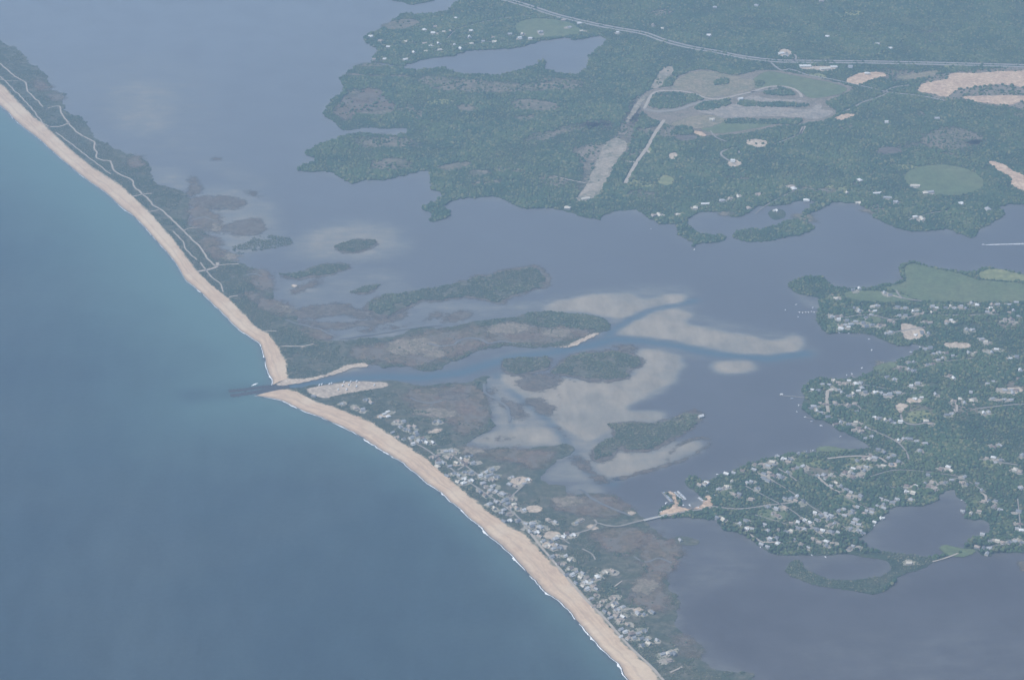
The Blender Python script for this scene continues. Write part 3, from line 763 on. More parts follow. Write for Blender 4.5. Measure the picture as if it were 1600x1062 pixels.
# tracks of the western barrier
TR = [('0,100 17,115 27,123 40,130 43,143 53,153 63,163 67,168', 6), ('75,170 92,167 97,180 107,193 120,207 134,216 147,223 147,233 152,240 150,247 162,252 173,253 177,265 187,273 207,283 210,293 230,310 240,322 253,330 270,345 287,362 300,375 313,387 323,403 337,417', 7),
      ('0,120 17,137 43,163 67,192 78,200', 5), ('87,208 117,230 140,248 173,273', 5), ('308,425 322,423 338,418 340,411', 13), ('340,416 355,414 373,413', 6), ('207,308 222,305 237,303', 7),
      ('230,332 248,329', 6), ('75,198 92,199 108,193', 8), ('270,362 285,377 290,390 308,407', 5), ('313,411 327,430 343,443 350,457', 5), ('287,361 300,357 310,356', 5),
      ('441,541 470,542 490,538', 6), ('358,465 372,463', 7), ('28,127 10,127 -8,122', 4), ('415,518 432,518', 6)]
for s_, w_ in TR:
    road(s_, w_, 'track', 'track', wander=5)
# beach road and the causeway to the bridge
BR = '822,831 843,858 850,866 877,898 910,937 940,967 967,998 987,1019 1013,1043 1030,1062 1085,1122 1150,1200'
road(BR, 8, 'track', 'road', off=9, z=2.9)
road('873,836 880,843 890,850', 5); road('877,840 900,834 925,826 933,818 950,822 970,822 985,818 1006,813', 7)
road('933,818 929,812', 6)
road('1044,805 1070,800 1098,796 1112,792 1140,795 1165,795 1200,790 1235,786', 7)
road('1155,822 1165,830 1180,841 1193,848 1215,847', 7, 'track')
road('1277,745 1290,757 1300,764 1312,770', 9, 'track'); road('1215,732 1230,741 1245,752', 6)
road('1293,717 1320,714 1345,713 1362,714', 8, 'track'); road('1362,714 1375,716 1385,723', 8, 'track')
road('1293,611 1292,625 1294,645', 11, 'track'); road('1293,633 1335,633 1345,640', 6, 'lane'); road('1296,612 1308,611', 9, 'track')
road('1407,648 1412,660 1430,664 1450,660', 8, 'lane'); road('1308,655 1330,664 1345,670 1370,674', 7, 'lane')
road('1345,670 1370,676 1400,690 1415,705 1420,718', 6, 'lane'); road('1490,640 1494,645 1495,634 1493,630', 8, 'track')
road('1600,632 1570,634 1520,640', 6); road('1530,718 1590,727', 6); road('1400,454 1410,466 1440,471', 7, 'lane'); road('1385,459 1400,464 1410,467', 9, 'track')
road('1457,878 1475,873 1497,865', 6, 'track', 'track'); road('1530,770 1540,775 1540,785', 8, 'track')
road('1320,497 1345,493 1370,495 1400,500 1440,492', 6); road('1395,520 1425,515 1445,512', 7); road('1430,492 1500,493 1560,492', 6)
road('1047,1051 1058,1046 1066,1042', 6, 'track', 'track'); road('975,953 990,951', 6, 'track'); road('960,917 972,908', 4, 'track', 'track')
road('1010,960 970,956', 3, 'lane'); road('910,858 925,866 930,875', 5)
VR = ['640,690 662,700 690,720 720,745 760,772 800,800 826,826', '700,705 730,730 760,752', '780,790 800,775 825,752', '715,735 735,722']
for s_ in VR:
    road(s_, 6)
for s_ in ('1165,760 1200,778 1240,800 1265,822 1290,842', '1195,745 1230,765 1265,790 1300,812 1330,830', '1235,722 1262,740', '1300,765 1335,785 1370,800', '1180,805 1215,815 1250,825 1300,830',
           '1385,760 1420,765 1460,760 1500,748 1540,770', '1360,745 1400,735 1450,738 1500,745', '1530,860 1560,852 1600,852', '1590,780 1595,830', '1330,600 1370,605 1410,615 1440,612', '1440,575 1480,565 1520,560'):
    road(s_, 4)
road('592,70 620,72 660,68 700,72 740,70 790,62', 5); road('700,60 720,45 780,30 830,25', 5); road('1180,335 1200,320 1240,300 1270,296 1300,300', 5); road('1420,345 1450,335 1480,330', 5)

# ------------------------------------------------------------------ houses
HOUSES = []      # (cluster, x, y)
def hs(cl, ox, oy, k, s):
    q = [float(v) for v in s.replace(',', ' ').split()]
    for i in range(0, len(q), 2):
        HOUSES.append((cl, ox + q[i] / k, oy + q[i + 1] / k))
hs('beach', 400, 560, 3, '540,210 400,215 500,245 600,265 620,275 690,300 745,325 700,335 720,345 860,300 640,350 662,370 692,380 780,375 735,405 800,400 830,400 890,440 915,455 870,490 825,465')
hs('beach', 640, 640, 5.44, '60,155 10,190 60,225 110,240 120,265 155,300 200,285 300,360 340,375 360,398 200,408 240,432 285,470 340,488 400,460 440,425 480,405 520,400 535,465 500,460 380,545 420,565 470,535 500,525 460,630 520,605 485,600 600,570 625,632 690,560 720,570 695,600 650,535 700,660 650,665 740,700 600,705 690,690 640,740 610,740 790,725 865,765 790,790 890,810 680,810 720,845 780,880 840,895 850,835 970,860 850,640 970,635 920,600 1000,600 870,575 920,955 850,945 990,975 1035,1000 1080,1045 1110,1005')
hs('beach', 800, 708, 3, '120,370 100,350 170,315 300,330 285,385 180,420 165,435 268,502 240,522 275,542 280,575 435,560 345,605 375,597 350,640 395,640 370,685 425,695 435,745 470,680 450,722 490,735 500,790 540,805 510,830 560,850 590,848 545,870 630,875 610,905 680,880 755,940 705,945 730,940 735,975 520,770 460,775 615,760 660,750 395,668 205,480 195,450 330,625 480,705 570,870 205,405 225,445 215,470 250,485 228,520 262,548 300,560 318,585 255,575 300,610 130,395 145,415 240,395 410,715 600,860 640,895')
hs('marina', 1000, 600, 3, '640,340 700,355 695,370 535,405 525,460 580,445 610,420 650,430 662,442 430,460 390,490 370,497 550,492 520,545 440,520 460,532 365,630 640,590 620,610 680,585 600,580 680,540 730,550 710,540 495,645 465,660 530,685 585,665 600,690 640,725 605,725 645,750 570,755 680,695 710,690 740,680 767,685 722,730 740,650 770,640 800,652 830,640 860,690 880,640 870,610 900,622 850,620 930,600 960,590 1000,597 960,620 1000,655 980,650 1012,640 985,682 1040,702 1052,610 1062,598 1110,575 1140,570 1088,592 1130,540 1150,550 1020,580 1035,530 980,530 990,510 870,445 885,452 920,467 940,485 860,430 892,435 960,420 982,420 1000,440 1050,410 1030,398 1075,355 1050,348 1100,350 1000,762 980,775 900,750 870,762 840,745 810,730 790,770 480,410 440,420 405,425 620,370 570,380 600,387 740,330 772,322 800,312 760,390 720,402 690,420 1022,690 1100,650 1130,632 930,702 910,660 560,440 500,540 1000,400 1180,380 312,470 385,678 402,700')
hs('middle', 1200, 354, 3, '255,745 237,770 360,740 412,740 330,735 345,782 400,790 455,780 245,830 235,855 247,877 280,895 230,870 315,830 375,845 405,835 500,780 530,782 570,790 610,785 660,673 620,665 745,650 820,620 800,592 865,610 735,580 682,640 500,895 575,915 415,870 340,922 400,960 485,985 380,930 460,950 665,1000 740,915 740,1020 620,920 700,740 590,720 865,822 860,880 955,820 785,790 690,810 1110,770 1165,770 1050,810 1140,815 1030,740 870,715 1170,715 950,780 1020,545 1070,580 1165,615 1180,680 940,595 612,1005 1010,880 515,1050 440,760 295,770')
hs('upper', 1200, 354, 3, '345,425 405,385 460,430 500,400 610,380 615,422 590,455 700,400 680,402 720,412 785,397 770,380 830,385 875,385 905,378 980,372 1040,385 1075,370 1130,370 1110,440 1140,440 740,450 575,500 690,512 720,495 445,455 410,450 377,475 340,472 520,465 485,465 395,300 320,340 570,325 510,375 330,440 370,445 870,452 840,450 582,460 1060,400 1150,400 930,490')
hs('east', 1200, 600, 3, '810,405 860,410 920,440 750,430 770,465 830,467 850,470 780,495 735,470 910,465 932,475 980,470 1000,500 690,480 650,480 680,515 610,545 670,545 1010,555 1070,550 1060,580 990,600 950,610 1005,710 1040,740 1075,740 1100,745 1130,745 1160,740 1185,745 980,767 1040,772 1025,800 1180,660 1175,600 1190,690 1170,650 1185,490 1180,415 1025,350 1090,360 1080,290 1190,340 740,285 710,320 590,340 520,350 450,345 592,375 570,382 480,340')
hs('cove', 400, 0, 3, '540,175 585,195 620,225 605,280 552,285 700,285 790,145 840,130 935,90 880,155 912,150 1010,148 1065,200 1120,200 1110,180 1000,180 1010,210 855,210 795,245 820,220 740,250 790,210 860,240 930,215 1190,165 700,200 960,235 830,160')
hs('cove', 800, 0, 3, '240,100 270,130 325,150 315,115 85,185 35,185 495,158 50,165 130,155')
hs('woods', 800, 0, 3, '660,125 705,138 950,40 1145,30 925,170 1035,760 940,565')
hs('woods', 1200, 0, 3, '280,175 515,210 575,230 85,255 795,560 555,578 250,10 385,320 465,350 370,910')
hs('north', 800, 0, 3, '345,935 260,980 660,1015 690,1012 775,1010 985,945 1060,925 1020,935 905,960 860,980 1110,980 1155,915')
hs('north', 1200, 0, 3, '120,890 110,880 35,990 180,945 430,850 418,850 755,905 738,910 690,1020 722,1030 905,957 1030,985 690,875 560,930 600,950 425,955 510,910')
hs('hook', 0, 0, 1, '1095,652'); hs('pond', 0, 0, 1, '1063,845 1420,881')

PLACE = {
 'beach': ('cottage', 'behind the ocean beach', 'the inlet car park', (560, 610), 'cottages in the strip behind the beach'),
 'marina': ('house', 'in the village beside the marina', 'the basin', (1085, 785), 'houses of the village beside the marina'),
 'middle': ('house', 'on the wooded pier point', 'the pier', (1235, 620), 'houses on the point with the long pier'),
 'upper': ('house', 'on the moored boats point', 'the boats', (1262, 487), 'houses on the point with the moored boats'),
 'east': ('house', 'round the enclosed pond', 'the spit', (1470, 870), 'houses round the enclosed pond'),
 'cove': ('house', 'around the far wooded cove', 'the cove mouth', (600, 103), 'houses around the far cove'),
 'woods': ('house', 'alone in the far woods', 'the highway', (1100, 78), 'houses scattered in the far woods'),
 'north': ('house', 'on the far lagoon shore', 'the runway end', (912, 315), 'houses on the far lagoon shore'),
 'hook': ('house', 'alone at the tip of the hook shaped island', '', (1095, 652), None),
 'pond': ('house', 'alone by the dark pond', 'the road bridge', (1020, 812), 'houses alone by the dark pond'),
}
ROOFS = {'white': (.58, .58, .56), 'pale grey': (.33, .335, .34), 'tan': (.33, .275, .225), 'slate grey': (.19, .20, .215), 'brown': (.20, .155, .13), 'cream': (.52, .48, .40)}
RW = ['white'] * 14 + ['pale grey'] * 34 + ['tan'] * 18 + ['slate grey'] * 20 + ['brown'] * 8 + ['cream'] * 7
for k_, c_ in ROOFS.items():
    M['roof_' + k_] = plain('roof_shingle_' + k_.replace(' ', '_'), c_, .8, .2, .15, 2)
WALLS = [(.58, .58, .56), (.40, .385, .35), (.48, .45, .385), (.31, .31, .31)]
for i_, c_ in enumerate(WALLS):
    M['wall%d' % i_] = plain('house_siding', c_, .8, .2, .12, 2)
M['brick'] = plain('chimney_brick', (.28, .15, .12), .9, .2, .2, .5)
M['glass'] = plain('window_glass', (.05, .06, .07), .1, .5, .1, 1)

def box(v, f, x0, x1, y0, y1, z0, z1):
    b = len(v)
    v += [(x0, y0, z0), (x1, y0, z0), (x1, y1, z0), (x0, y1, z0), (x0, y0, z1), (x1, y0, z1), (x1, y1, z1), (x0, y1, z1)]
    f += [[b, b + 3, b + 2, b + 1], [b + 4, b + 5, b + 6, b + 7], [b, b + 1, b + 5, b + 4], [b + 1, b + 2, b + 6, b + 5], [b + 2, b + 3, b + 7, b + 6], [b + 3, b, b + 4, b + 7]]

def gable_wall(v, f, x0, x1, y0, y1, h, r):
    """walls with gable ends, ridge along x"""
    b = len(v); ym = (y0 + y1) / 2
    v += [(x0, y0, 0), (x1, y0, 0), (x1, y1, 0), (x0, y1, 0), (x0, y0, h), (x1, y0, h), (x1, y1, h), (x0, y1, h), (x0, ym, r), (x1, ym, r)]
    f += [[b, b + 1, b + 5, b + 4], [b + 2, b + 3, b + 7, b + 6], [b + 1, b + 2, b + 6, b + 9, b + 5], [b + 3, b, b + 4, b + 8, b + 7]]

def gable_roof(v, f, x0, x1, y0, y1, h, r, o=.5, th=.25):
    b = len(v); ym = (y0 + y1) / 2; sl_ = (r - h) / (ym - y0); e = h - sl_ * o
    for z in (.03, th):
        v += [(x0 - o, y0 - o, e + z), (x1 + o, y0 - o, e + z), (x1 + o, ym, r + z), (x0 - o, ym, r + z), (x1 + o, y1 + o, e + z), (x0 - o, y1 + o, e + z)]
    t = b + 6
    f += [[t, t + 1, t + 2, t + 3], [t + 3, t + 2, t + 4, t + 5], [b + 3, b + 2, b + 1, b], [b + 5, b + 4, b + 2, b + 3],
          [b, b + 1, t + 1, t], [b + 4, b + 5, t + 5, t + 4], [b + 1, b + 2, t + 2, t + 1], [b + 2, b + 4, t + 4, t + 2], [b + 3, b, t, t + 3], [b + 5, b + 3, t + 3, t + 5]]

def hip_roof(v, f, x0, x1, y0, y1, h, r, o=.6):
    b = len(v); ym = (y0 + y1) / 2; q = (y1 - y0) / 2
    v += [(x0 - o, y0 - o, h), (x1 + o, y0 - o, h), (x1 + o, y1 + o, h), (x0 - o, y1 + o, h), (x0 + q, ym, r), (x1 - q, ym, r)]
    f += [[b, b + 1, b + 5, b + 4], [b + 2, b + 3, b + 4, b + 5], [b + 1, b + 2, b + 5], [b + 3, b, b + 4], [b + 3, b + 2, b + 1, b]]

def rot_xy(v, k, dx=0, dy=0):
    return [(-y + dx, x + dy, z) for x, y, z in v] if k else v

DESIGNS = []
def design(kind):
    wv, wf, rv, rf, cv, cf = [], [], [], [], [], []
    if kind == 0:
        gable_wall(wv, wf, -7, 7, -4.5, 4.5, 4.2, 7.6); gable_roof(rv, rf, -7, 7, -4.5, 4.5, 4.2, 7.6); box(cv, cf, 2.4, 3.4, .6, 1.6, 5.5, 8.9)
    elif kind == 1:
        gable_wall(wv, wf, -9, 5, -4.5, 4.5, 3.6, 6.9); gable_roof(rv, rf, -9, 5, -4.5, 4.5, 3.6, 6.9)
        a, b_, c, d_ = [], [], [], []
        gable_wall(a, b_, -11, 2, -3.6, 3.6, 3.6, 6.2); gable_roof(c, d_, -11, 2, -3.6, 3.6, 3.58, 6.2)
        n = len(wv); wv += rot_xy(a, 1, 1.2); wf += [[i + n for i in q] for q in b_]
        n = len(rv); rv += rot_xy(c, 1, 1.2); rf += [[i + n for i in q] for q in d_]
        box(cv, cf, -4.4, -3.4, .5, 1.5, 5, 8.2)
    elif kind == 2:
        box(wv, wf, -8, 8, -6, 6, 0, 4.6); hip_roof(rv, rf, -8, 8, -6, 6, 4.62, 8.4)
    elif kind == 3:
        gable_wall(wv, wf, -6.5, 6.5, -4.4, 4.4, 6.0, 9.4); gable_roof(rv, rf, -6.5, 6.5, -4.4, 4.4, 6.0, 9.4)
        n = len(rv); rv += [(-6.5, -4.42, 3.6), (6.5, -4.42, 3.6), (6.5, -7.4, 2.7), (-6.5, -7.4, 2.7), (-6.5, -4.42, 3.35), (6.5, -4.42, 3.35), (6.5, -7.4, 2.45), (-6.5, -7.4, 2.45)]
        rf += [[n + 3, n + 2, n + 1, n], [n + 4, n + 5, n + 6, n + 7], [n + 2, n + 3, n + 7, n + 6], [n + 1, n + 2, n + 6, n + 5], [n + 3, n, n + 4, n + 7]]
        for x in (-6.2, -2, 2, 6.2): box(wv, wf, x - .12, x + .12, -7.2, -6.96, 0, 2.6)
        box(cv, cf, -3.2, -2.2, .7, 1.7, 7.5, 10.6)
    else:
        gable_wall(wv, wf, -13, 13, -5, 5, 3.6, 6.4); gable_roof(rv, rf, -13, 13, -5, 5, 3.6, 6.4)
    out = []
    for nm, v, f in (('wall', wv, wf), ('roof', rv, rf), ('chimney', cv, cf)):
        if not v: out.append(None); continue
        me = bpy.data.meshes.new('house_' + nm); me.from_pydata(v, [], f); me.update(); me.materials.append(M['brick'])
        out.append(me)
    # windows and a door set on the long walls, each with its own depth
    yy = {0: 4.5, 1: 4.5, 2: 6, 3: 4.4, 4: 5}[kind]; xx = {0: (-5, -2, 2, 5), 1: (-7, -4), 2: (-6, -2, 2, 6), 3: (-4.5, -1.5, 1.5, 4.5), 4: (-11, -7, -3, 3, 7, 11)}[kind]
    DESIGNS.append(out + [yy, xx])
for k_ in range(5): design(k_)

def set_mat(o, mat):
    o.material_slots[0].link = 'OBJECT'; o.material_slots[0].material = mat

def place_house(cl, name, pt, rz, kind, roof, wall, sc):
    e = bpy.data.objects.new(name, None); COL.objects.link(e)
    e.location = (pt[0], pt[1], 1.0); e.rotation_euler = (0, 0, rz); e.scale = (sc, sc, sc); e.empty_display_size = 4
    w_, r_, c_, _, _ = DESIGNS[kind]
    o = link(bpy.data.objects.new('wall', w_), e); set_mat(o, M['wall%d' % wall])
    r = link(bpy.data.objects.new('roof', r_), e); set_mat(r, M['roof_' + roof])
    if c_: link(bpy.data.objects.new('chimney', c_), r)
    return e

def ordinal(n):
    words = ['first', 'second', 'third', 'fourth', 'fifth', 'sixth', 'seventh', 'eighth', 'ninth', 'tenth']
    return words[n - 1] if n <= 10 else '%d%s' % (n, 'th' if 10 < n % 100 < 14 else {1: 'st', 2: 'nd', 3: 'rd'}.get(n % 10, 'th'))

for cl, x, y in list(HOUSES):
    pr = {'beach': .75, 'marina': .6, 'east': .5, 'middle': .9, 'upper': 1.0}.get(cl, 0)
    if rnd.random() < pr:
        HOUSES.append((cl, x + rnd.choice((-1, 1)) * rnd.uniform(6, 12), y + rnd.uniform(-5, 5)))
ANG = {'beach': .65, 'marina': -.55, 'middle': .1, 'upper': .05, 'east': -.4, 'cove': .2, 'woods': 0, 'north': .2, 'hook': .5, 'pond': .3}
allh = []
for cl, x, y in HOUSES:
    g = G(x, y)
    if not (inside(eastp, g[:1], g[1:])[0] or inside(northp, g[:1], g[1:])[0] or inside(eastb, g[:1], g[1:])[0] or cl in ('hook', 'pond', 'north')):
        continue
    if any(np.hypot(*(g - h['p'])) < 15 for h in allh):
        continue
    rz = ANG[cl] + rnd.choice((0, 0, math.pi / 2)) + rnd.gauss(0, .16)
    kind = rnd.choice((0, 0, 1, 1, 2, 3, 3)) if cl not in ('north',) else rnd.choice((1, 2, 4))
    allh.append(dict(cl=cl, p=g, rz=rz, kind=kind, roof=rnd.choice(RW), wall=rnd.randrange(4), sc=rnd.uniform(.85, 1.2), d=np.hypot(g[0], g[1] - CAM_Y)))
for h in allh:
    if h['cl'] == 'hook': h['roof'] = 'white'; h['sc'] = 1.3
    if h['cl'] in ('cove', 'woods', 'north'): h['sc'] *= 1.25; h['roof'] = rnd.choice(('white', 'white', 'pale grey', 'cream', 'tan'))
allh.sort(key=lambda h: h['d'])
NEAR, FAR = allh[:300], allh[300:]
cnt = {}
for h in NEAR:
    cnt.setdefault((h['cl'], h['roof']), []).append(h)
for (cl, roof), L in cnt.items():
    nm, where, ref, rp, grp = PLACE[cl]
    rg = G(*rp); L.sort(key=lambda h: np.hypot(*(h['p'] - rg)))
    for i, h in enumerate(L):
        e = place_house(cl, nm if nm != 'house' else 'house', h['p'], h['rz'], h['kind'], roof, h['wall'], h['sc'])
        style = ('', 'L shaped ', 'hip roofed ', 'porched ', 'long ')[h['kind']]
        if ref:
            lab = '%s roofed %s %s, %s such from %s' % (roof, nm, where, ordinal(i + 1), ref)
        else:
            lab = '%s roofed %s %s' % (roof, nm, where)
        tag(e, lab, nm, grp)
# the farther ones, too small to pick apart
fv, ff, fm = [], [], []
rm = list(ROOFS)
for h in FAR:
    w_, r_, c_, _, _ = DESIGNS[h['kind']]
    mtx = Matrix.Translation((h['p'][0], h['p'][1], 1.0)) @ Matrix.Rotation(h['rz'], 4, 'Z') @ Matrix.Scale(h['sc'], 4)
    for me, mi in ((w_, 6 + h['wall']), (r_, rm.index(h['roof']))):
        b = len(fv)
        fv += [tuple(mtx @ v.co) for v in me.vertices]
        for p in me.polygons:
            ff.append([b + i for i in p.vertices]); fm.append(mi)
if fv:
    me = bpy.data.meshes.new('far_houses'); me.from_pydata(fv, [], ff); me.update()
    for k_ in rm: me.materials.append(M['roof_' + k_])
    for k_ in range(4): me.materials.append(M['wall%d' % k_])
    me.polygons.foreach_set('material_index', fm)
    tag(link(bpy.data.objects.new('far_houses', me)), 'tiny pale houses on the far wooded shores across the lagoon', 'houses', kind='stuff')
# plots and drives round the houses
pv, pf = [], []
PLOTS = []
for h in allh:
    if h['cl'] == 'woods' or rnd.random() < .08: continue
    r0 = rnd.uniform(9, 18) * h['sc']; c = h['p'] + np.array((rnd.gauss(0, 5), rnd.gauss(0, 5)))
    PLOTS.append((c, r0))
    ring = np.array([c + r0 * 1.5 * np.array((math.cos(q), math.sin(q))) for q in np.linspace(0, 6.28, 9)])
    on = inside(eastp, *ring.T) & ~inside(pondp, *ring.T) | inside(northp, *ring.T) | inside(eastb, *ring.T)
    if not on.all():
        PLOTS.pop(); continue
    b = len(pv); n = 11; a0 = h['rz']; st_ = rnd.uniform(1.0, 1.8)
    for i in range(n):
        t_ = 2 * math.pi * i / n; r_ = r0 * rnd.uniform(.65, 1.15)
        x_, y_ = r_ * math.cos(t_) * st_, r_ * math.sin(t_)
        pv.append((c[0] + x_ * math.cos(a0) - y_ * math.sin(a0), c[1] + x_ * math.sin(a0) + y_ * math.cos(a0), 1.95 + (len(PLOTS) % 8) * .06))
    pf.append(list(range(b, b + n)))
tag(meshobj('house_plots', pv, pf, M['yard']), kind='structure')

# large roofs by the highway and on the old airfield
def big_building(name, x, y, L_, D_, H_, rz, roofcol, label, cat, rise=2.0):
    e = bpy.data.objects.new(name, None); COL.objects.link(e); g = G(x, y)
    e.location = (g[0], g[1], 1.0); e.rotation_euler = (0, 0, rz)
    v, f = [], []; gable_wall(v, f, -L_ / 2, L_ / 2, -D_ / 2, D_ / 2, H_, H_ + rise); meshobj('wall', v, f, M['wall0'], e)
    v, f = [], []; gable_roof(v, f, -L_ / 2, L_ / 2, -D_ / 2, D_ / 2, H_, H_ + rise); r = meshobj('roof', v, f, M[roofcol], e)
    for q in (-.25, .2):
        v, f = [], []; box(v, f, L_ * q - 1.5, L_ * q + 1.5, -1.2, 1.2, H_ + rise - .2, H_ + rise + 1.6); meshobj('roof_vent', v, f, M['wall1'], r)
    for q in (-.3, 0, .3):
        v, f = [], []; box(v, f, L_ * q - 2, L_ * q + 2, -D_ / 2 - .12, -D_ / 2 + .1, 0, 4); meshobj('loading_door', v, f, M['wall3'], e)
    tag(e, label, cat)
    return e
patch('bare_lot', P('1249,105 1262,104 1300,104 1309,106 1302,110 1288,113 1275,110 1255,109'), M['baresand'], Z + .6, blur=7, amp=3)
patch('bare_lot', P('1217,80 1225,77 1232,79 1238,85 1228,90 1217,88'), M['baresand'], Z + .6, blur=7, amp=3)
big_building('warehouse', 1258, 105, 52, 22, 7, .05, 'roof_white', 'long white roofed warehouse beside the highway at the junction end', 'warehouse')
big_building('warehouse', 1289, 109, 44, 26, 7, .2, 'roof_cream', 'cream roofed warehouse beside the highway on a bare lot', 'warehouse')
big_building('warehouse', 1303, 106, 30, 18, 6, .0, 'roof_white', 'small white roofed warehouse at the eastern end of the highway lot', 'warehouse')
big_building('shop', 1220, 85, 28, 20, 6, .4, 'roof_white', 'white roofed shop above the highway junction', 'shop')
big_building('shop', 1227, 89, 24, 16, 5, .0, 'roof_pale grey', 'pale grey roofed shop close to the highway junction', 'shop')
big_building('boat_shed', 1103, 757, 22, 16, 7, .8, 'roof_tan', 'tan roofed boat shed on the shore above the marina basin', 'shed')
big_building('hangar', 1157, 157, 20, 16, 9, .3, 'roof_white', 'white hangar beside the airfield tarmac loop', 'hangar', 4)
big_building('beach_pavilion', 490, 620, 16, 9, 4, -.4, 'roof_slate grey', 'grey roofed pavilion between the beach and inlet car park', 'pavilion')

# ------------------------------------------------------------------ jetties, bridge, docks
def jetty(pts, w, label, seed):
    e = bpy.data.objects.new('jetty', None); COL.objects.link(e)
    q = catmull(P(pts), False, 5); e.location = (q[0][0], q[0][1], 0)
    t = np.gradient(q, axis=0); t /= np.linalg.norm(t, axis=1)[:, None]; nr = np.stack([-t[:, 1], t[:, 0]], 1)
    prof = [(-.5, -1.6), (-.3, .6), (-.16, 1.6), (.16, 1.6), (.3, .6), (.5, -1.6)]
    V = []; n = len(q)
    for a, z in prof:
        V.append(np.c_[q + nr * a * w - q[0], np.full(n, z)])
    F = [(i * n + j, i * n + j + 1, (i + 1) * n + j + 1, (i + 1) * n + j) for i in range(5) for j in range(n - 1)]
    F += [tuple(i * n for i in range(6)), tuple(i * n + n - 1 for i in reversed(range(6)))]
    meshobj('core', np.vstack(V), F, M['rock'], e)
    bm = bmesh.new(); r = random.Random(seed)
    for j in range(n):
        for _ in range(7):
            a = r.uniform(-.5, .5) * w; p = q[j] + nr[j] * a - q[0] + np.array((r.uniform(-2, 2), r.uniform(-2, 2)))
            s_ = r.uniform(.8, 2.0); z = 1.6 - abs(a) / w * 4.2
            bmesh.ops.create_icosphere(bm, subdivisions=1, radius=s_, matrix=Matrix.Translation((p[0], p[1], z)) @ Matrix.Rotation(r.uniform(0, 6), 4, 'Z') @ Matrix.Diagonal((1.3, .9, r.uniform(.5, .9), 1)))
    for v in bm.verts:
        v.co += Vector((r.uniform(-.2, .2), r.uniform(-.2, .2), r.uniform(-.2, .2)))
    me = bpy.data.meshes.new('boulders'); bm.to_mesh(me); bm.free(); me.materials.append(M['rock'])
    tag(link(bpy.data.objects.new('boulders', me), e), kind='stuff')
    tag(e, label, 'jetty')
jetty('358,611 380,609 405,605 428,603 448,600', 27, 'dark rock jetty on the far bank of the inlet at the beach bend', 1)
jetty('361,618 378,616 400,612 425,608 452,605', 30, 'dark rock jetty on the near bank of the inlet with a wave at its tip', 2)
jetty('492,604 505,612 517,618', 9, 'low rock groyne crossing the sand beside the inlet car park', 3)
jetty('470,609 482,617 498,624', 8, 'low rock groyne between the beach and the bare sand', 4)

def plank_box(name, x0, x1, y0, y1, z0, z1, mat, parent):
    v, f = [], []; box(v, f, x0, x1, y0, y1, z0, z1); return meshobj(name, v, f, mat, parent)
M['wood'] = plain('weathered_planks', (.34, .31, .27), .9, .1, .3, 3)
M['white'] = plain('white_gelcoat', (.80, .80, .79), .35, .5, .06, 2)
M['dark'] = plain('dark_trim', (.07, .08, .10), .5, .4, .2, 2)
M['blue'] = plain('blue_canvas', (.08, .16, .30), .8, .2, .2, 2)
M['rubber'] = plain('tyre_rubber', (.04, .04, .04), .9, .2, .2, 1)

def bridge():
    a, b = G(1006, 814), G(1044, 805); L_ = np.hypot(*(b - a)); an = math.atan2(*(b - a)[::-1])
    e = bpy.data.objects.new('road_bridge', None); COL.objects.link(e)
    e.location = ((a[0] + b[0]) / 2, (a[1] + b[1]) / 2, 0); e.rotation_euler = (0, 0, an)
    plank_box('deck', -L_ / 2, L_ / 2, -5, 5, 3.0, 3.7, M['wall1'], e)
    for s in (-1, 1):
        plank_box('parapet', -L_ / 2, L_ / 2, s * 4.85 - .15, s * 4.85 + .15, 3.72, 4.7, M['wall0'], e)
    for q in (-.3, -.1, .1, .3):
        plank_box('pier', q * L_ - .8, q * L_ + .8, -4.4, 4.4, -1.5, 2.98, M['wall1'], e)
    tag(e, 'pale low road bridge crossing the channel beside the marina', 'bridge')
bridge()

def dock(x0, y0, x1, y1, w, label, grp='docks along the lagoon shore'):
    a, b = G(x0, y0), G(x1, y1); L_ = np.hypot(*(b - a)); an = math.atan2(*(b - a)[::-1])
    e = bpy.data.objects.new('dock', None); COL.objects.link(e)
    e.location = (a[0], a[1], 0); e.rotation_euler = (0, 0, an)
    plank_box('deck', 0, L_, -w / 2, w / 2, .9, 1.15, M['wood'], e)
    n = max(2, int(L_ / 9))
    for i in range(n + 1):
        for s in (-1, 1):
            x = .3 + (L_ - .6) * i / n
            plank_box('post', x - .14, x + .14, s * (w / 2 + .16) - .14, s * (w / 2 + .16) + .14, -1.4, 1.9, M['wood'], e)
    tag(e, label, 'dock', grp)
for d_ in [(1222, 618, 1256, 621, 2.5, 'long pier out from the wooded point to a small hut'),
           (1246, 488, 1278, 487, 2.2, 'straight dock with small boats moored along it off the upper point'),
           (1293, 446, 1304, 443, 2.2, 'short dock on the far side of the grassy point'),
           (1309, 521, 1311, 517, 2, 'short dock under the upper point beside a white boat'),
           (1343, 522, 1345, 518, 2, 'short dock under the upper point farther into the bay'),
           (1409, 562, 1416, 557, 2, 'short dock near the head of the narrow bay'),
           (1330, 586, 1336, 590, 2, 'short dock off the middle point facing the narrow bay'),
           (1245, 632, 1258, 633, 2, 'short dock just below the long pier'),
           (1259, 652, 1270, 654, 2, 'short dock below the village houses of the wooded point'),
           (1256, 704, 1258, 709, 2, 'short dock at the top of the marina village'),
           (1266, 703, 1268, 708, 2, 'short dock at the top of the marina village beside a white boat'),
           (1374, 809, 1369, 814, 2, 'short dock on the village side of the enclosed pond'),
           (1367, 819, 1361, 824, 2, 'short dock on the village side of the enclosed pond nearer its spit'),
           (1034, 769, 1047, 784, 2, 'marina dock on the lagoon side of the pier'),
           (1056, 768, 1069, 781, 2, 'marina dock inside the basin along the pier'),
           (1089, 778, 1099, 785, 2, 'marina dock in the middle of the basin'),
           (1101, 768, 1126, 781, 2, 'marina dock along the village side of the basin')]:
    dock(*d_)
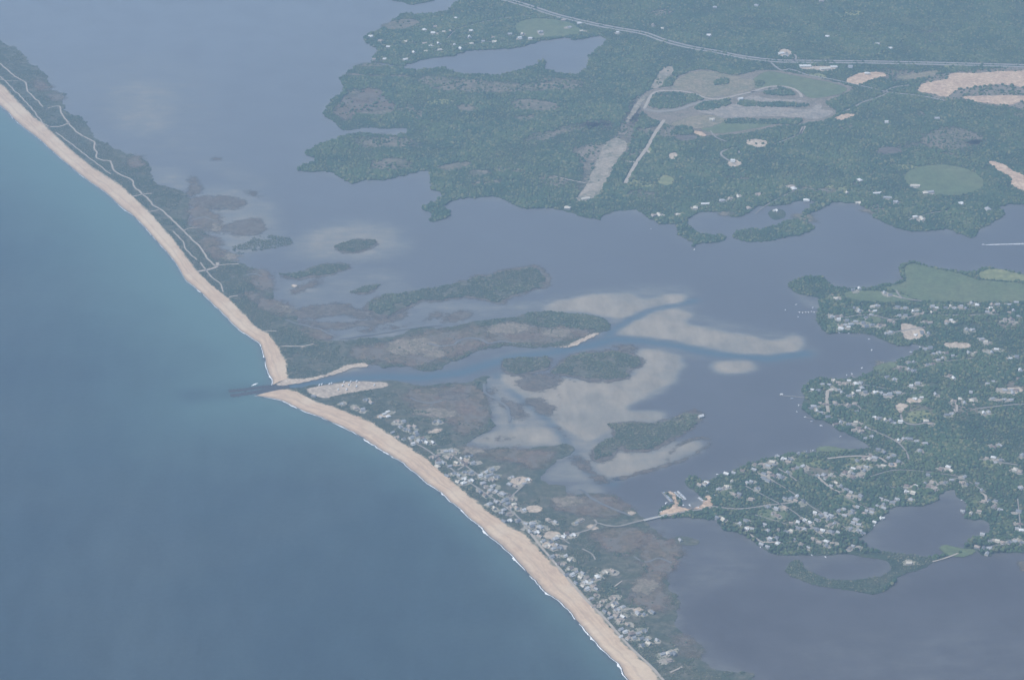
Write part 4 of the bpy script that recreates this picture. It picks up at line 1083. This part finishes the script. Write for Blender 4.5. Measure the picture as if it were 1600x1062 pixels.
# hut at the end of the long pier
e = bpy.data.objects.new('pier_hut', None); COL.objects.link(e); g = G(1221, 617); e.location = (g[0], g[1], 1.15)
v, f = [], []; gable_wall(v, f, -4, 4, -3, 3, 3, 5); meshobj('wall', v, f, M['wall0'], e)
v, f = [], []; gable_roof(v, f, -4, 4, -3, 3, 3, 5); meshobj('roof', v, f, M['roof_white'], e)
plank_box('platform', -6, 6, -5, 5, -.3, -.02, M['wood'], e)
for x in (-5, 5):
    for y in (-4, 4): plank_box('post', x - .2, x + .2, y - .2, y + .2, -2.6, -.31, M['wood'], e)
tag(e, 'white hut on a platform at the end of the long pier', 'hut')

# ------------------------------------------------------------------ boats
def hull_mesh(L_, B_, D_):
    st = [(-.5, .86, .0), (-.2, 1.0, -.02), (.1, .97, .0), (.3, .72, .10), (.43, .36, .2), (.5, .02, .32)]
    v, f = [], []
    for s, b, r in st:
        x, hb = s * L_, b * B_ / 2
        v += [(x, 0, -.35 + r * D_ * .6), (x, -hb * .8, -.1 + r * D_ * .3), (x, -hb, D_ * (.75 + r)), (x, hb, D_ * (.75 + r)), (x, hb * .8, -.1 + r * D_ * .3),
              (x - .05 * (s > .4), -hb * .86, D_ * (.75 + r) - .02), (x - .05 * (s > .4), hb * .86, D_ * (.75 + r) - .02)]
    n = 7
    for i in range(len(st) - 1):
        a, b = i * n, (i + 1) * n
        f += [[a, b, b + 1, a + 1], [a + 1, b + 1, b + 2, a + 2], [a + 3, b + 3, b + 4, a + 4], [a + 4, b + 4, b, a], [a + 2, b + 2, b + 5, a + 5], [a + 6, b + 6, b + 3, a + 3], [a + 5, b + 5, b + 6, a + 6]]
    f.append([0, 1, 2, 5, 6, 3, 4])
    me = bpy.data.meshes.new('hull'); me.from_pydata(v, [], f); me.update(); me.materials.append(M['white']); return me
def prism(name, x0, x1, w, z0, z1, slope, mat):
    v = [(x0, -w / 2, z0), (x1, -w / 2, z0), (x1, w / 2, z0), (x0, w / 2, z0), (x0 + slope * .2, -w * .42, z1), (x1 - slope, -w * .42, z1), (x1 - slope, w * .42, z1), (x0 + slope * .2, w * .42, z1)]
    f = [[0, 3, 2, 1], [4, 5, 6, 7], [0, 1, 5, 4], [1, 2, 6, 5], [2, 3, 7, 6], [3, 0, 4, 7]]
    me = bpy.data.meshes.new(name); me.from_pydata(v, [], f); me.update(); me.materials.append(mat); return me
BM = {'hull': hull_mesh(8.4, 3.0, 1.2), 'cabin': prism('cabin', -1.6, 2.0, 2.2, .92, 2.3, 1.0, M['white']), 'windscreen': prism('windscreen', 1.15, 2.06, 2.0, 1.3, 2.05, .62, M['dark']),
      'canopy': prism('canopy', -2.6, .4, 2.3, 2.34, 2.5, .1, M['blue']), 'outboard_motor': prism('outboard_motor', -4.9, -4.2, .6, .1, 1.6, .15, M['dark'])}
def boat(x, y, rz, label, grp, sc=1.0, canopy=False, g=None):
    e = bpy.data.objects.new('motorboat', None); COL.objects.link(e)
    g = G(x, y) if g is None else g
    e.location = (g[0], g[1], .12); e.rotation_euler = (0, 0, rz); e.scale = (sc, sc, sc)
    for k in ('hull', 'cabin', 'windscreen', 'outboard_motor') + (('canopy',) if canopy else ()):
        link(bpy.data.objects.new(k, BM[k]), e)
    tag(e, label, 'boat', grp)
    return e
MO = 'boats moored off the upper point'
for i, (x, y) in enumerate([(1249, 487), (1254, 488), (1259, 487), (1263, 487), (1268, 486), (1272, 487)]):
    boat(x, y + .9, 1.5 + rnd.gauss(0, .15), 'white motorboat moored at the straight dock, %s from its outer end' % ordinal(i + 1), MO)
for x, y, lab in [(1227, 484, 'white motorboat anchored farthest out off the upper point'), (1244, 476, 'white motorboat anchored above the straight dock off the upper point'), (1247, 495, 'small motorboat anchored below the straight dock'),
                  (1270, 481, 'white motorboat anchored between the straight dock and the grassy point'), (1280, 501, 'large white motorboat close under the upper point'), (1297, 445, 'white motorboat at the short dock behind the grassy point'),
                  (1310, 520, 'white motorboat at the short dock under the upper point'), (1326, 521, 'white motorboat between two docks under the upper point'), (1341, 520.5, 'white motorboat beside the farther dock under the upper point'),
                  (1358, 530, 'white motorboat near the mouth of the narrow bay'), (1362, 547, 'white motorboat alone in the middle of the narrow bay'), (1423, 550, 'white motorboat anchored at the head of the narrow bay'),
                  (1437, 542, 'white motorboat tied up at the very head of the narrow bay'), (1380, 567, 'white motorboat off the middle point shore of the narrow bay'), (1409, 563, 'white motorboat by the dock near the head of the bay'),
                  (1347, 575, 'white motorboat anchored off the middle point in the narrow bay'), (1323, 586, 'white motorboat off the end of the middle point dock'), (1331, 584, 'white motorboat beside the middle point dock'),
                  (1237, 622.5, 'white motorboat tied halfway along the long pier'), (1248, 633, 'large white motorboat below the long pier'), (1245, 643, 'white motorboat anchored off the shore two docks below the long pier'),
                  (1258, 651.5, 'white motorboat at the dock below the wooded point houses'), (1268, 658, 'small motorboat off the shallows below the wooded point'), (1283, 665, 'motorboat on the shallow shore south of the wooded point'),
                  (1313, 682, 'small motorboat in the shallow corner between two villages'), (1293, 706, 'white motorboat at the shallow top of the marina village'), (1121, 741, 'motorboat off the shore above the marina'),
                  (1260, 705, 'white motorboat at the dock on top of the marina village'), (1270, 704, 'white motorboat beside the second dock on top of the marina village'),
                  (1366, 821, 'white motorboat at the dock in the enclosed pond'), (1377, 809, 'white motorboat by the upper dock of the enclosed pond'), (1503, 781, 'large white motorboat moored under the far bank of the enclosed pond'),
                  (1510, 784, 'white motorboat beside the large one under the far pond bank'), (1085, 390, 'white motorboat anchored off the tree covered spit'), (1017, 358, 'white motorboat anchored off the far lagoon shore'),
                  (1290, 870, 'small motorboat in the dark pond below the marina village'), (1268, 867, 'small motorboat tied below the marina village'), (1188, 854.5, 'white motorboat at the lower corner of the marina village')]:
    boat(x, y, rnd.uniform(0, 6.28), lab, 'small boats around the lagoon', rnd.uniform(.9, 1.3), rnd.random() < .3)
def row(x0, y0, x1, y1, n, where, side):
    a, b = G(x0, y0), G(x1, y1); an = math.atan2(*(b - a)[::-1])
    off = np.array((-math.sin(an), math.cos(an))) * side
    for i in range(n):
        boat(0, 0, an + side / abs(side) * 1.57 + rnd.gauss(0, .05), 'white motorboat berthed %s, %s berth from open water' % (where, ordinal(i + 1)), 'boats berthed in the marina', rnd.uniform(.85, 1.15), rnd.random() < .3, a + (b - a) * (i + .5) / n + off)
row(1034, 769, 1047, 784, 9, 'on the lagoon side of the marina pier', 6.5)
row(1056, 768, 1069, 781, 11, 'inside the basin along the marina pier', -6.5)
row(1056, 768, 1069, 781, 10, 'across the dock inside the basin', 6.5)
row(1089, 778, 1099, 785, 7, 'on the middle dock of the basin', 6.5)
row(1101, 768, 1126, 781, 14, 'on the village side dock of the basin', 6.5)
for x, y, lab in [(1067, 788.5, 'white motorboat hauled up at the bend of the basin'), (1078, 789.5, 'white motorboat beside the inner quay of the basin'), (1091, 793, 'white motorboat on the yard by the inner quay'), (1036, 792, 'white motorboat beside the yard near the bridge'),
                  (1033, 800, 'large white motorboat next to the bridge end of the marina yard'), (1041, 786, 'white motorboat at the root of the outer marina dock')]:
    boat(x, y, rnd.uniform(0, 6), lab, 'boats around the marina yard', 1.4)
# running boat with its wake
sb = boat(1536, 382.5, math.pi + .04, 'white motorboat under way trailing a long straight wake', None, 1.4)
a, b = G(1537, 382.5), G(1640, 380)
n = 60; V = []; F = []
for i in range(n):
    t_ = i / (n - 1); p = a + (b - a) * t_; w_ = (1.0 + 5 * t_ ** .7) * (1 + .3 * mnoise.noise(Vector((i * .7, 0, 0))))
    for s in (-1, -.35, .35, 1): V.append((p[0], p[1] + s * w_, .2))
for i in range(n - 1):
    b0 = i * 4
    if i < 14: F.append((b0, b0 + 4, b0 + 7, b0 + 3))
    elif mnoise.noise(Vector((i * .9, 3, 0))) > -.25:
        F += [(b0, b0 + 4, b0 + 5, b0 + 1), (b0 + 2, b0 + 6, b0 + 7, b0 + 3)]
tag(meshobj('wake', V, [q[::-1] for q in F], M['foam']), 'white foam wake behind the running motorboat', 'wake', kind='stuff')
# the breaker by the jetty
g = G(398, 600.5); V = []; n = 40
for i in range(n):
    t_ = i / n * 6.283; r_ = 1 + .45 * mnoise.noise(Vector((math.cos(t_) * 2, math.sin(t_) * 2, 5)))
    V.append((g[0] + math.cos(t_) * 9 * r_ + math.sin(t_) * 5, g[1] + math.sin(t_) * 8 * r_ + math.cos(t_) * 6, .25))
tag(meshobj('breaker', V, [list(range(n))], M['foam']), 'small patch of white breaking wave beside the far jetty', 'wave', kind='stuff')

# ------------------------------------------------------------------ camper vans in the inlet car park
CM = {'body': prism('body', -3.6, 2.2, 2.4, .5, 3.1, .25, M['white']), 'cab': prism('cab', 2.2, 3.7, 2.2, .5, 2.1, .7, M['white']), 'overcab': prism('overcab', 1.9, 3.2, 2.3, 2.15, 3.1, .4, M['white']),
      'windscreen': prism('windscreen', 2.95, 3.6, 1.9, 1.45, 2.08, .4, M['dark']), 'side_window': prism('side_window', -2.2, -.6, 2.46, 1.7, 2.4, 0, M['dark'])}
def wheel_mesh():
    bm = bmesh.new(); bmesh.ops.create_cone(bm, cap_ends=True, segments=12, radius1=.42, radius2=.42, depth=.28, matrix=Matrix.Rotation(R(90), 4, 'X'))
    me = bpy.data.meshes.new('wheel'); bm.to_mesh(me); bm.free(); me.materials.append(M['rubber']); return me
WM = wheel_mesh()
RV = sorted([(518, 600.5), (514.5, 601.5), (537.5, 598.5), (548, 597.8), (557.5, 597), (535, 604), (545, 602.5), (557, 605), (528.5, 610), (541.5, 610), (585, 603), (499, 603), (503, 602)])
for i, (x, y) in enumerate(RV):
    e = bpy.data.objects.new('camper_van', None); COL.objects.link(e); g = G(x, y)
    e.location = (g[0], g[1], 2.25); e.rotation_euler = (0, 0, rnd.choice((1.2, 1.35, 1.2 + 3.14))); e.scale = (1.35, 1.35, 1.35)
    for k, me in CM.items(): link(bpy.data.objects.new(k, me), e)
    for wx in (-2.3, 2.6):
        for wy in (-1.05, 1.05):
            w_ = link(bpy.data.objects.new('wheel', WM), e); w_.location = (wx, wy, .42)
    tag(e, 'white camper van in the inlet car park, %s counted from the jetties' % ordinal(i + 1), 'camper van', 'camper vans in the inlet car park')

# ------------------------------------------------------------------ trees and shrubs
def gn_scatter(name, pts, scl, mat, label, cat, flat=.85, sub=2, seed=0, lump=.55):
    n = len(pts)
    me = bpy.data.meshes.new(name); me.vertices.add(n); me.vertices.foreach_set('co', np.asarray(pts, np.float32).ravel())
    a = me.attributes.new('scl', 'FLOAT', 'POINT'); a.data.foreach_set('value', np.asarray(scl, np.float32))
    o = link(bpy.data.objects.new(name, me)); me.materials.append(mat)
    ng = bpy.data.node_groups.new(name, 'GeometryNodeTree')
    ng.interface.new_socket('Geometry', in_out='INPUT', socket_type='NodeSocketGeometry'); ng.interface.new_socket('Geometry', in_out='OUTPUT', socket_type='NodeSocketGeometry')
    N = ng.nodes.new; L = ng.links.new
    gi, go = N('NodeGroupInput'), N('NodeGroupOutput')
    jn = N('GeometryNodeJoinGeometry')
    for k in range(4):
        ico = N('GeometryNodeMeshIcoSphere'); ico.inputs['Radius'].default_value = 1; ico.inputs['Subdivisions'].default_value = sub
        nz = N('ShaderNodeTexNoise'); nz.noise_dimensions = '4D'; nz.inputs['Scale'].default_value = 1.6; nz.inputs['W'].default_value = seed + k * 7.3; nz.inputs['Detail'].default_value = 3
        ps = N('GeometryNodeInputPosition'); L(ps.outputs[0], nz.inputs['Vector'])
        mp = N('ShaderNodeMath'); mp.operation = 'MULTIPLY_ADD'; L(nz.outputs['Fac'], mp.inputs[0]); mp.inputs[1].default_value = lump * 2.6; mp.inputs[2].default_value = 1 - lump * 1.3
        vs = N('ShaderNodeVectorMath'); vs.operation = 'SCALE'; L(ps.outputs[0], vs.inputs[0]); L(mp.outputs[0], vs.inputs['Scale'])
        sp = N('GeometryNodeSetPosition'); L(ico.outputs['Mesh'], sp.inputs['Geometry']); L(vs.outputs[0], sp.inputs['Position'])
        tr = N('GeometryNodeTransform'); tr.inputs['Scale'].default_value = (1, 1, flat); L(sp.outputs[0], tr.inputs['Geometry'])
        sm = N('GeometryNodeSetMaterial'); sm.inputs['Material'].default_value = mat; L(tr.outputs[0], sm.inputs['Geometry'])
        g2 = N('GeometryNodeGeometryToInstance'); L(sm.outputs[0], g2.inputs[0]); L(g2.outputs[0], jn.inputs[0])
    ip = N('GeometryNodeInstanceOnPoints'); L(gi.outputs[0], ip.inputs['Points']); L(jn.outputs[0], ip.inputs['Instance']); ip.inputs['Pick Instance'].default_value = True
    rv = N('FunctionNodeRandomValue'); rv.data_type = 'FLOAT_VECTOR'; rv.inputs[1].default_value = (.25, .25, 6.28)
    L(rv.outputs[0], ip.inputs['Rotation'])
    na = N('GeometryNodeInputNamedAttribute'); na.data_type = 'FLOAT'; na.inputs['Name'].default_value = 'scl'
    L(na.outputs[0], ip.inputs['Scale'])
    L(ip.outputs[0], go.inputs[0])
    md = o.modifiers.new('scatter', 'NODES'); md.node_group = ng
    tag(o, label, cat, kind='stuff')
    return o

def in_view(X, Y, m=70):
    cy, sy = math.cos(DEP), math.sin(DEP)
    ry, rz = Y - CAM_Y, -ALT
    dep = ry * cy - rz * sy; up = ry * sy + rz * cy
    px = 800 + FPX * X / dep; py = 531 - FPX * up / dep
    return (px > -m) & (px < 1600 + m) & (py > -m) & (py < 1062 + m)

def scatter(poly, sp, holes=(), seed=0, thin=None, noise_cut=-2, nsize=60):
    r = np.random.default_rng(seed)
    x0, y0 = poly.min(0); x1, y1 = poly.max(0)
    x0, x1 = max(x0, -3200), min(x1, 3200); y0, y1 = max(y0, -2400), min(y1, 4300)
    X, Y = np.meshgrid(np.arange(x0, x1, sp), np.arange(y0, y1, sp))
    X = (X + r.uniform(-.48, .48, X.shape) * sp).ravel(); Y = (Y + r.uniform(-.48, .48, Y.shape) * sp).ravel()
    m = in_view(X, Y); X, Y = X[m], Y[m]
    m = inside(poly, X, Y); X, Y = X[m], Y[m]
    for h in holes:
        m = ~inside(h, X, Y); X, Y = X[m], Y[m]
    if noise_cut > -2:
        m = vnoise(X, Y, nsize, seed) * .65 + vnoise(X, Y, nsize / 3, seed + 1) * .35 > noise_cut; X, Y = X[m], Y[m]
    if thin:
        for nm, p in EXCL:
            k = thin.get(nm, 0)
            if k:
                m = ~inside(p, X, Y)
                if k < 1: m |= r.random(len(X)) > k
                X, Y = X[m], Y[m]
    return X, Y

def clear_of(X, Y, pts, rad):
    """drop points closer than rad to any of pts (hash grid)"""
    if not len(pts): return np.ones(len(X), bool)
    keep = np.ones(len(X), bool)
    order = np.argsort(X); xs = X[order]
    for (px, py), rr in zip(pts, rad):
        i0, i1 = np.searchsorted(xs, (px - rr, px + rr)); s = order[i0:i1]
        keep[s[np.hypot(X[s] - px, Y[s] - py) < rr]] = False
    return keep
HP = [h['p'] for h in allh]; HR = [11.5 * h['sc'] for h in allh]
RP = [p for q, w in ROADS for p in q]; RR = [w * .5 + 4.5 for q, w in ROADS for p in q]
PP = [c for c, r in PLOTS]; PR = [r * .75 for c, r in PLOTS]
THIN = dict(lawn=.6, glade=.62, field=1, sand_pit=1, runway=.97, tarmac=1, parking_lot=1, marina_yard=1, bare_lot=1, sandy_bank=1, wet_pond=1, clearing=.95, heath=.8, marsh=.9)
def finish(X, Y, z, s0, s1, seed):
    m = clear_of(X, Y, HP, HR) & clear_of(X, Y, RP, RR) & clear_of(X, Y, PP, PR)
    X, Y = X[m], Y[m]
    r = np.random.default_rng(seed + 50)
    s = r.uniform(s0, s1, len(X)) * (1 + .30 * vnoise(X, Y, 120, seed) + .18 * vnoise(X, Y, 35, seed + 3))
    return np.stack([X, Y, 1.2 + s * z], 1), s

Xn, Yn = scatter(northp, 8.2, seed=1, thin=THIN)
pn, sn = finish(Xn, Yn, .45, 2.7, 6.6, 1)
Xt, Yt = scatter(tipp, 8.2, seed=2); pt_, st_ = finish(Xt, Yt, .45, 2.7, 6.4, 2)
for i, s_ in enumerate(('1016,168 1012,160 1022,149 1035,146 1060,146 1085,150 1100,156 1085,160 1060,168 1035,171', '1088,172 1092,165 1108,160 1122,159 1138,156 1141,163 1128,168 1110,173', '1157,166 1160,158 1175,160 1200,161 1258,163 1262,167 1200,168',
                        '1194,147 1200,140 1218,137 1235,142 1240,149 1215,150', '1133,193 1140,187 1160,186 1210,189 1250,188 1240,195 1170,194', '1115,133 1124,123 1138,125 1135,132', '1180,135 1184,127 1194,128 1192,136', '1050,206 1062,198 1078,200 1080,210 1060,212')):
    X_, Y_ = scatter(rough(P(s_), 5, 10), 8.2, seed=70 + i); p_, s__ = finish(X_, Y_, .6, 3.2, 6.6, 70 + i)
    pn = np.vstack([pn, p_]); sn = np.r_[sn, s__]
gn_scatter('woodland', np.vstack([pn, pt_]), np.r_[sn, st_], M['leaf'], 'unbroken broadleaf woodland covering the far shore beyond the lagoon', 'woodland', seed=1)
Xe, Ye = scatter(eastp, 8.4, holes=[pondp], seed=3, thin=THIN, noise_cut=-.62, nsize=70)
# the sandy marsh ring round the dark pond carries only low bushes
ringp = P('1225,875 1262,866 1330,866 1387,863 1450,870 1460,882 1400,905 1367,932 1280,918 1225,900')
mr = inside(ringp, Xe, Ye)
pe, se = finish(Xe[~mr], Ye[~mr], .5, 2.6, 6.2, 3)
# the individual trees: the closest to the viewer that stand among houses
hp = np.array(HP)
near_h = np.array([np.min(np.hypot(hp[:, 0] - x, hp[:, 1] - y)) for x, y in pe[:, :2]])
cand = np.nonzero((near_h < 42) & (se > 4.6))[0]
cand = cand[np.argsort(np.hypot(pe[cand, 0], pe[cand, 1] - CAM_Y))][:260]
ind, ins = pe[cand], se[cand]
mk = np.ones(len(pe), bool); mk[cand] = False
gn_scatter('woodland', pe[mk], se[mk], M['leaf'], 'leafy woodland and gardens between the villages on the near shore', 'woodland', seed=2)
# islands and marsh edges: shrubs
sh_p, sh_s = [], []
def shrubs(poly, sp, s0, s1, seed, holes=(), thin=None, cut=-2, ns=40):
    X, Y = scatter(poly, sp, holes=holes, seed=seed, thin=thin, noise_cut=cut, nsize=ns)
    p, s = finish(X, Y, .6, s0, s1, seed); sh_p.append(p); sh_s.append(s)
for i, k_ in enumerate(('long', 'i1', 'i2', 'hook', 'sq', 'oval', 'small', 'green', 'east2')):
    shrubs(isl[k_], 5.4, 1.5, 3.6, 30 + i, cut=-.35)
THS = dict(THIN, heath=.6, marsh=.93)
shrubs(westp, 5.6, 1.1, 2.8, 40, thin=THS, cut=-.22, ns=55)
shrubs(eastb, 5.6, 1.2, 3.0, 41, thin=THS, cut=-.25, ns=50)
de_ = dist_poly(BE_IN, sh_p[-1][:, 0], sh_p[-1][:, 1])
kk = (vnoise(sh_p[-1][:, 0], sh_p[-1][:, 1], 90, 5) * .6 + vnoise(sh_p[-1][:, 0], sh_p[-1][:, 1], 30, 6) * .4) > np.clip((de_ - 130) / 160, -1.2, .25)
sh_p[-1] = sh_p[-1][kk]; sh_s[-1] = sh_s[-1][kk]
shrubs(rough(ringp, 4, 10), 6, 1.5, 3.4, 42, holes=[P('1264,880 1300,868 1387,866 1388,890 1373,900 1333,908 1300,905 1264,893')], cut=-.4)
keep = inside(eastp, *(np.vstack(sh_p)[:, :2].T)) | inside(westp, *(np.vstack(sh_p)[:, :2].T)) | inside(eastb, *(np.vstack(sh_p)[:, :2].T))
for k_ in isl: keep |= inside(isl[k_], *(np.vstack(sh_p)[:, :2].T))
gn_scatter('scrub', np.vstack(sh_p)[keep], np.concatenate(sh_s)[keep], M['shrub'], 'low dense green scrub over the barrier beach and lagoon islands', 'scrub', flat=.5, seed=5, sub=2)

def crown_mesh(seed):
    r = random.Random(seed); bm = bmesh.new()
    lobes = [(0, 0, .1, .72)] + [(math.cos(a) * r.uniform(.3, .5), math.sin(a) * r.uniform(.3, .5), r.uniform(-.25, .35), r.uniform(.38, .55)) for a in [i * 1.26 + r.random() * .6 for i in range(5)]]
    for x, y, z, s in lobes:
        bmesh.ops.create_icosphere(bm, subdivisions=2, radius=s, matrix=Matrix.Translation((x, y, z)))
    for v in bm.verts:
        v.co *= 1 + .22 * mnoise.noise(v.co * 3.1 + Vector((seed, 0, 0))) + r.uniform(-.07, .07)
    # loose leaf sprays round the rim
    for _ in range(60):
        d_ = Vector((r.gauss(0, 1), r.gauss(0, 1), r.gauss(0, .8))).normalized() * r.uniform(.75, 1.0)
        t_ = Vector((r.gauss(0, 1), r.gauss(0, 1), r.gauss(0, 1))).normalized() * .12; b = d_.cross(t_).normalized() * .11
        vs = [bm.verts.new(d_ + q) for q in (t_, b, -t_, -b)]; bm.faces.new(vs)
    me = bpy.data.meshes.new('crown'); bm.to_mesh(me); bm.free(); me.materials.append(M['leaf']); return me
def trunk_mesh(seed):
    r = random.Random(seed); bm = bmesh.new()
    def limb(p0, p1, r0, r1):
        d_ = p1 - p0
        bmesh.ops.create_cone(bm, cap_ends=False, segments=6, radius1=r0, radius2=r1, depth=d_.length, matrix=Matrix.Translation((p0 + p1) / 2) @ d_.to_track_quat('Z', 'Y').to_matrix().to_4x4())
    limb(Vector((0, 0, -.85)), Vector((0, 0, -.1)), .07, .045)
    for i in range(3):
        a = i * 2.1 + r.random(); limb(Vector((0, 0, -.25)), Vector((math.cos(a) * .45, math.sin(a) * .45, .2)), .04, .015)
    me = bpy.data.meshes.new('trunk'); bm.to_mesh(me); bm.free(); me.materials.append(M['bark']); return me
CRM = [crown_mesh(i) for i in range(5)]; TRM = [trunk_mesh(i) for i in range(5)]
LANDMARKS = [((1098, 765), 'boat shed above the marina'), ((1120, 795), 'village entrance road by the marina'), ((1180, 735), 'lagoon shore north of the marina'), ((1260, 712), 'docks on top of the marina village'),
             ((1295, 757), 'paved double lane in the marina village'), ((1180, 840), 'shore road at the lower corner of the village'), ((1235, 850), 'row of houses along the dark pond'), ((1310, 855), 'neck of land beside the pond spit'),
             ((1240, 780), 'middle of the marina village'), ((1340, 720), 'road along the head of the shallow corner'), ((1370, 790), 'docks on the enclosed pond'), ((1320, 810), 'lower lanes of the marina village'),
             ((1450, 765), 'lawns above the enclosed pond'), ((1410, 745), 'lane between the village and enclosed pond'), ((1500, 755), 'head of the enclosed pond'), ((1540, 800), 'far bank of the enclosed pond'), ((1560, 850), 'row of houses east of the pond'), ((1590, 760), 'lane far up the pond valley')]
LG = [(G(*p), t_) for p, t_ in LANDMARKS]
for (x, y, z), s in zip(ind, ins):
    i = rnd.randrange(5)
    lm = min(LG, key=lambda q: np.hypot(x - q[0][0], y - q[0][1]))[1]
    size = 'spreading' if s > 5.7 else 'small' if s < 5.0 else 'rounded'
    lab = '%s broadleaf tree by the %s' % (size, lm)
    e = bpy.data.objects.new('tree', None); COL.objects.link(e); s = s * 1.12
    e.location = (x, y, 1.1); e.rotation_euler = (0, 0, rnd.uniform(0, 6.28)); e.scale = (s, s, s * rnd.uniform(.9, 1.2))
    for nm, me in (('trunk', TRM[i]), ('crown', CRM[i])):
        o = link(bpy.data.objects.new(nm, me), e); o.location = (0, 0, .85)
    tag(e, lab, 'tree', lab.replace('broadleaf tree', 'broadleaf trees'))

# ------------------------------------------------------------------ haze
k = bpy.data.materials.new('haze_air'); k.use_nodes = True; t = k.node_tree; t.nodes.clear()
ou = t.nodes.new('ShaderNodeOutputMaterial'); pv_ = t.nodes.new('ShaderNodeVolumePrincipled')
pv_.inputs['Color'].default_value = c4(HAZE_COL); pv_.inputs['Density'].default_value = HAZE_DENSITY; pv_.inputs['Anisotropy'].default_value = HAZE_ANISO
t.links.new(pv_.outputs[0], ou.inputs['Volume'])
v, f = [], []; box(v, f, -17500, 17500, -14000, 20500, -2.6, ALT + 60)
hz = meshobj('haze', v, f, k); tag(hz, 'thin blue summer haze filling the air over the coast', 'haze', kind='stuff')
hz.display_type = 'WIRE'
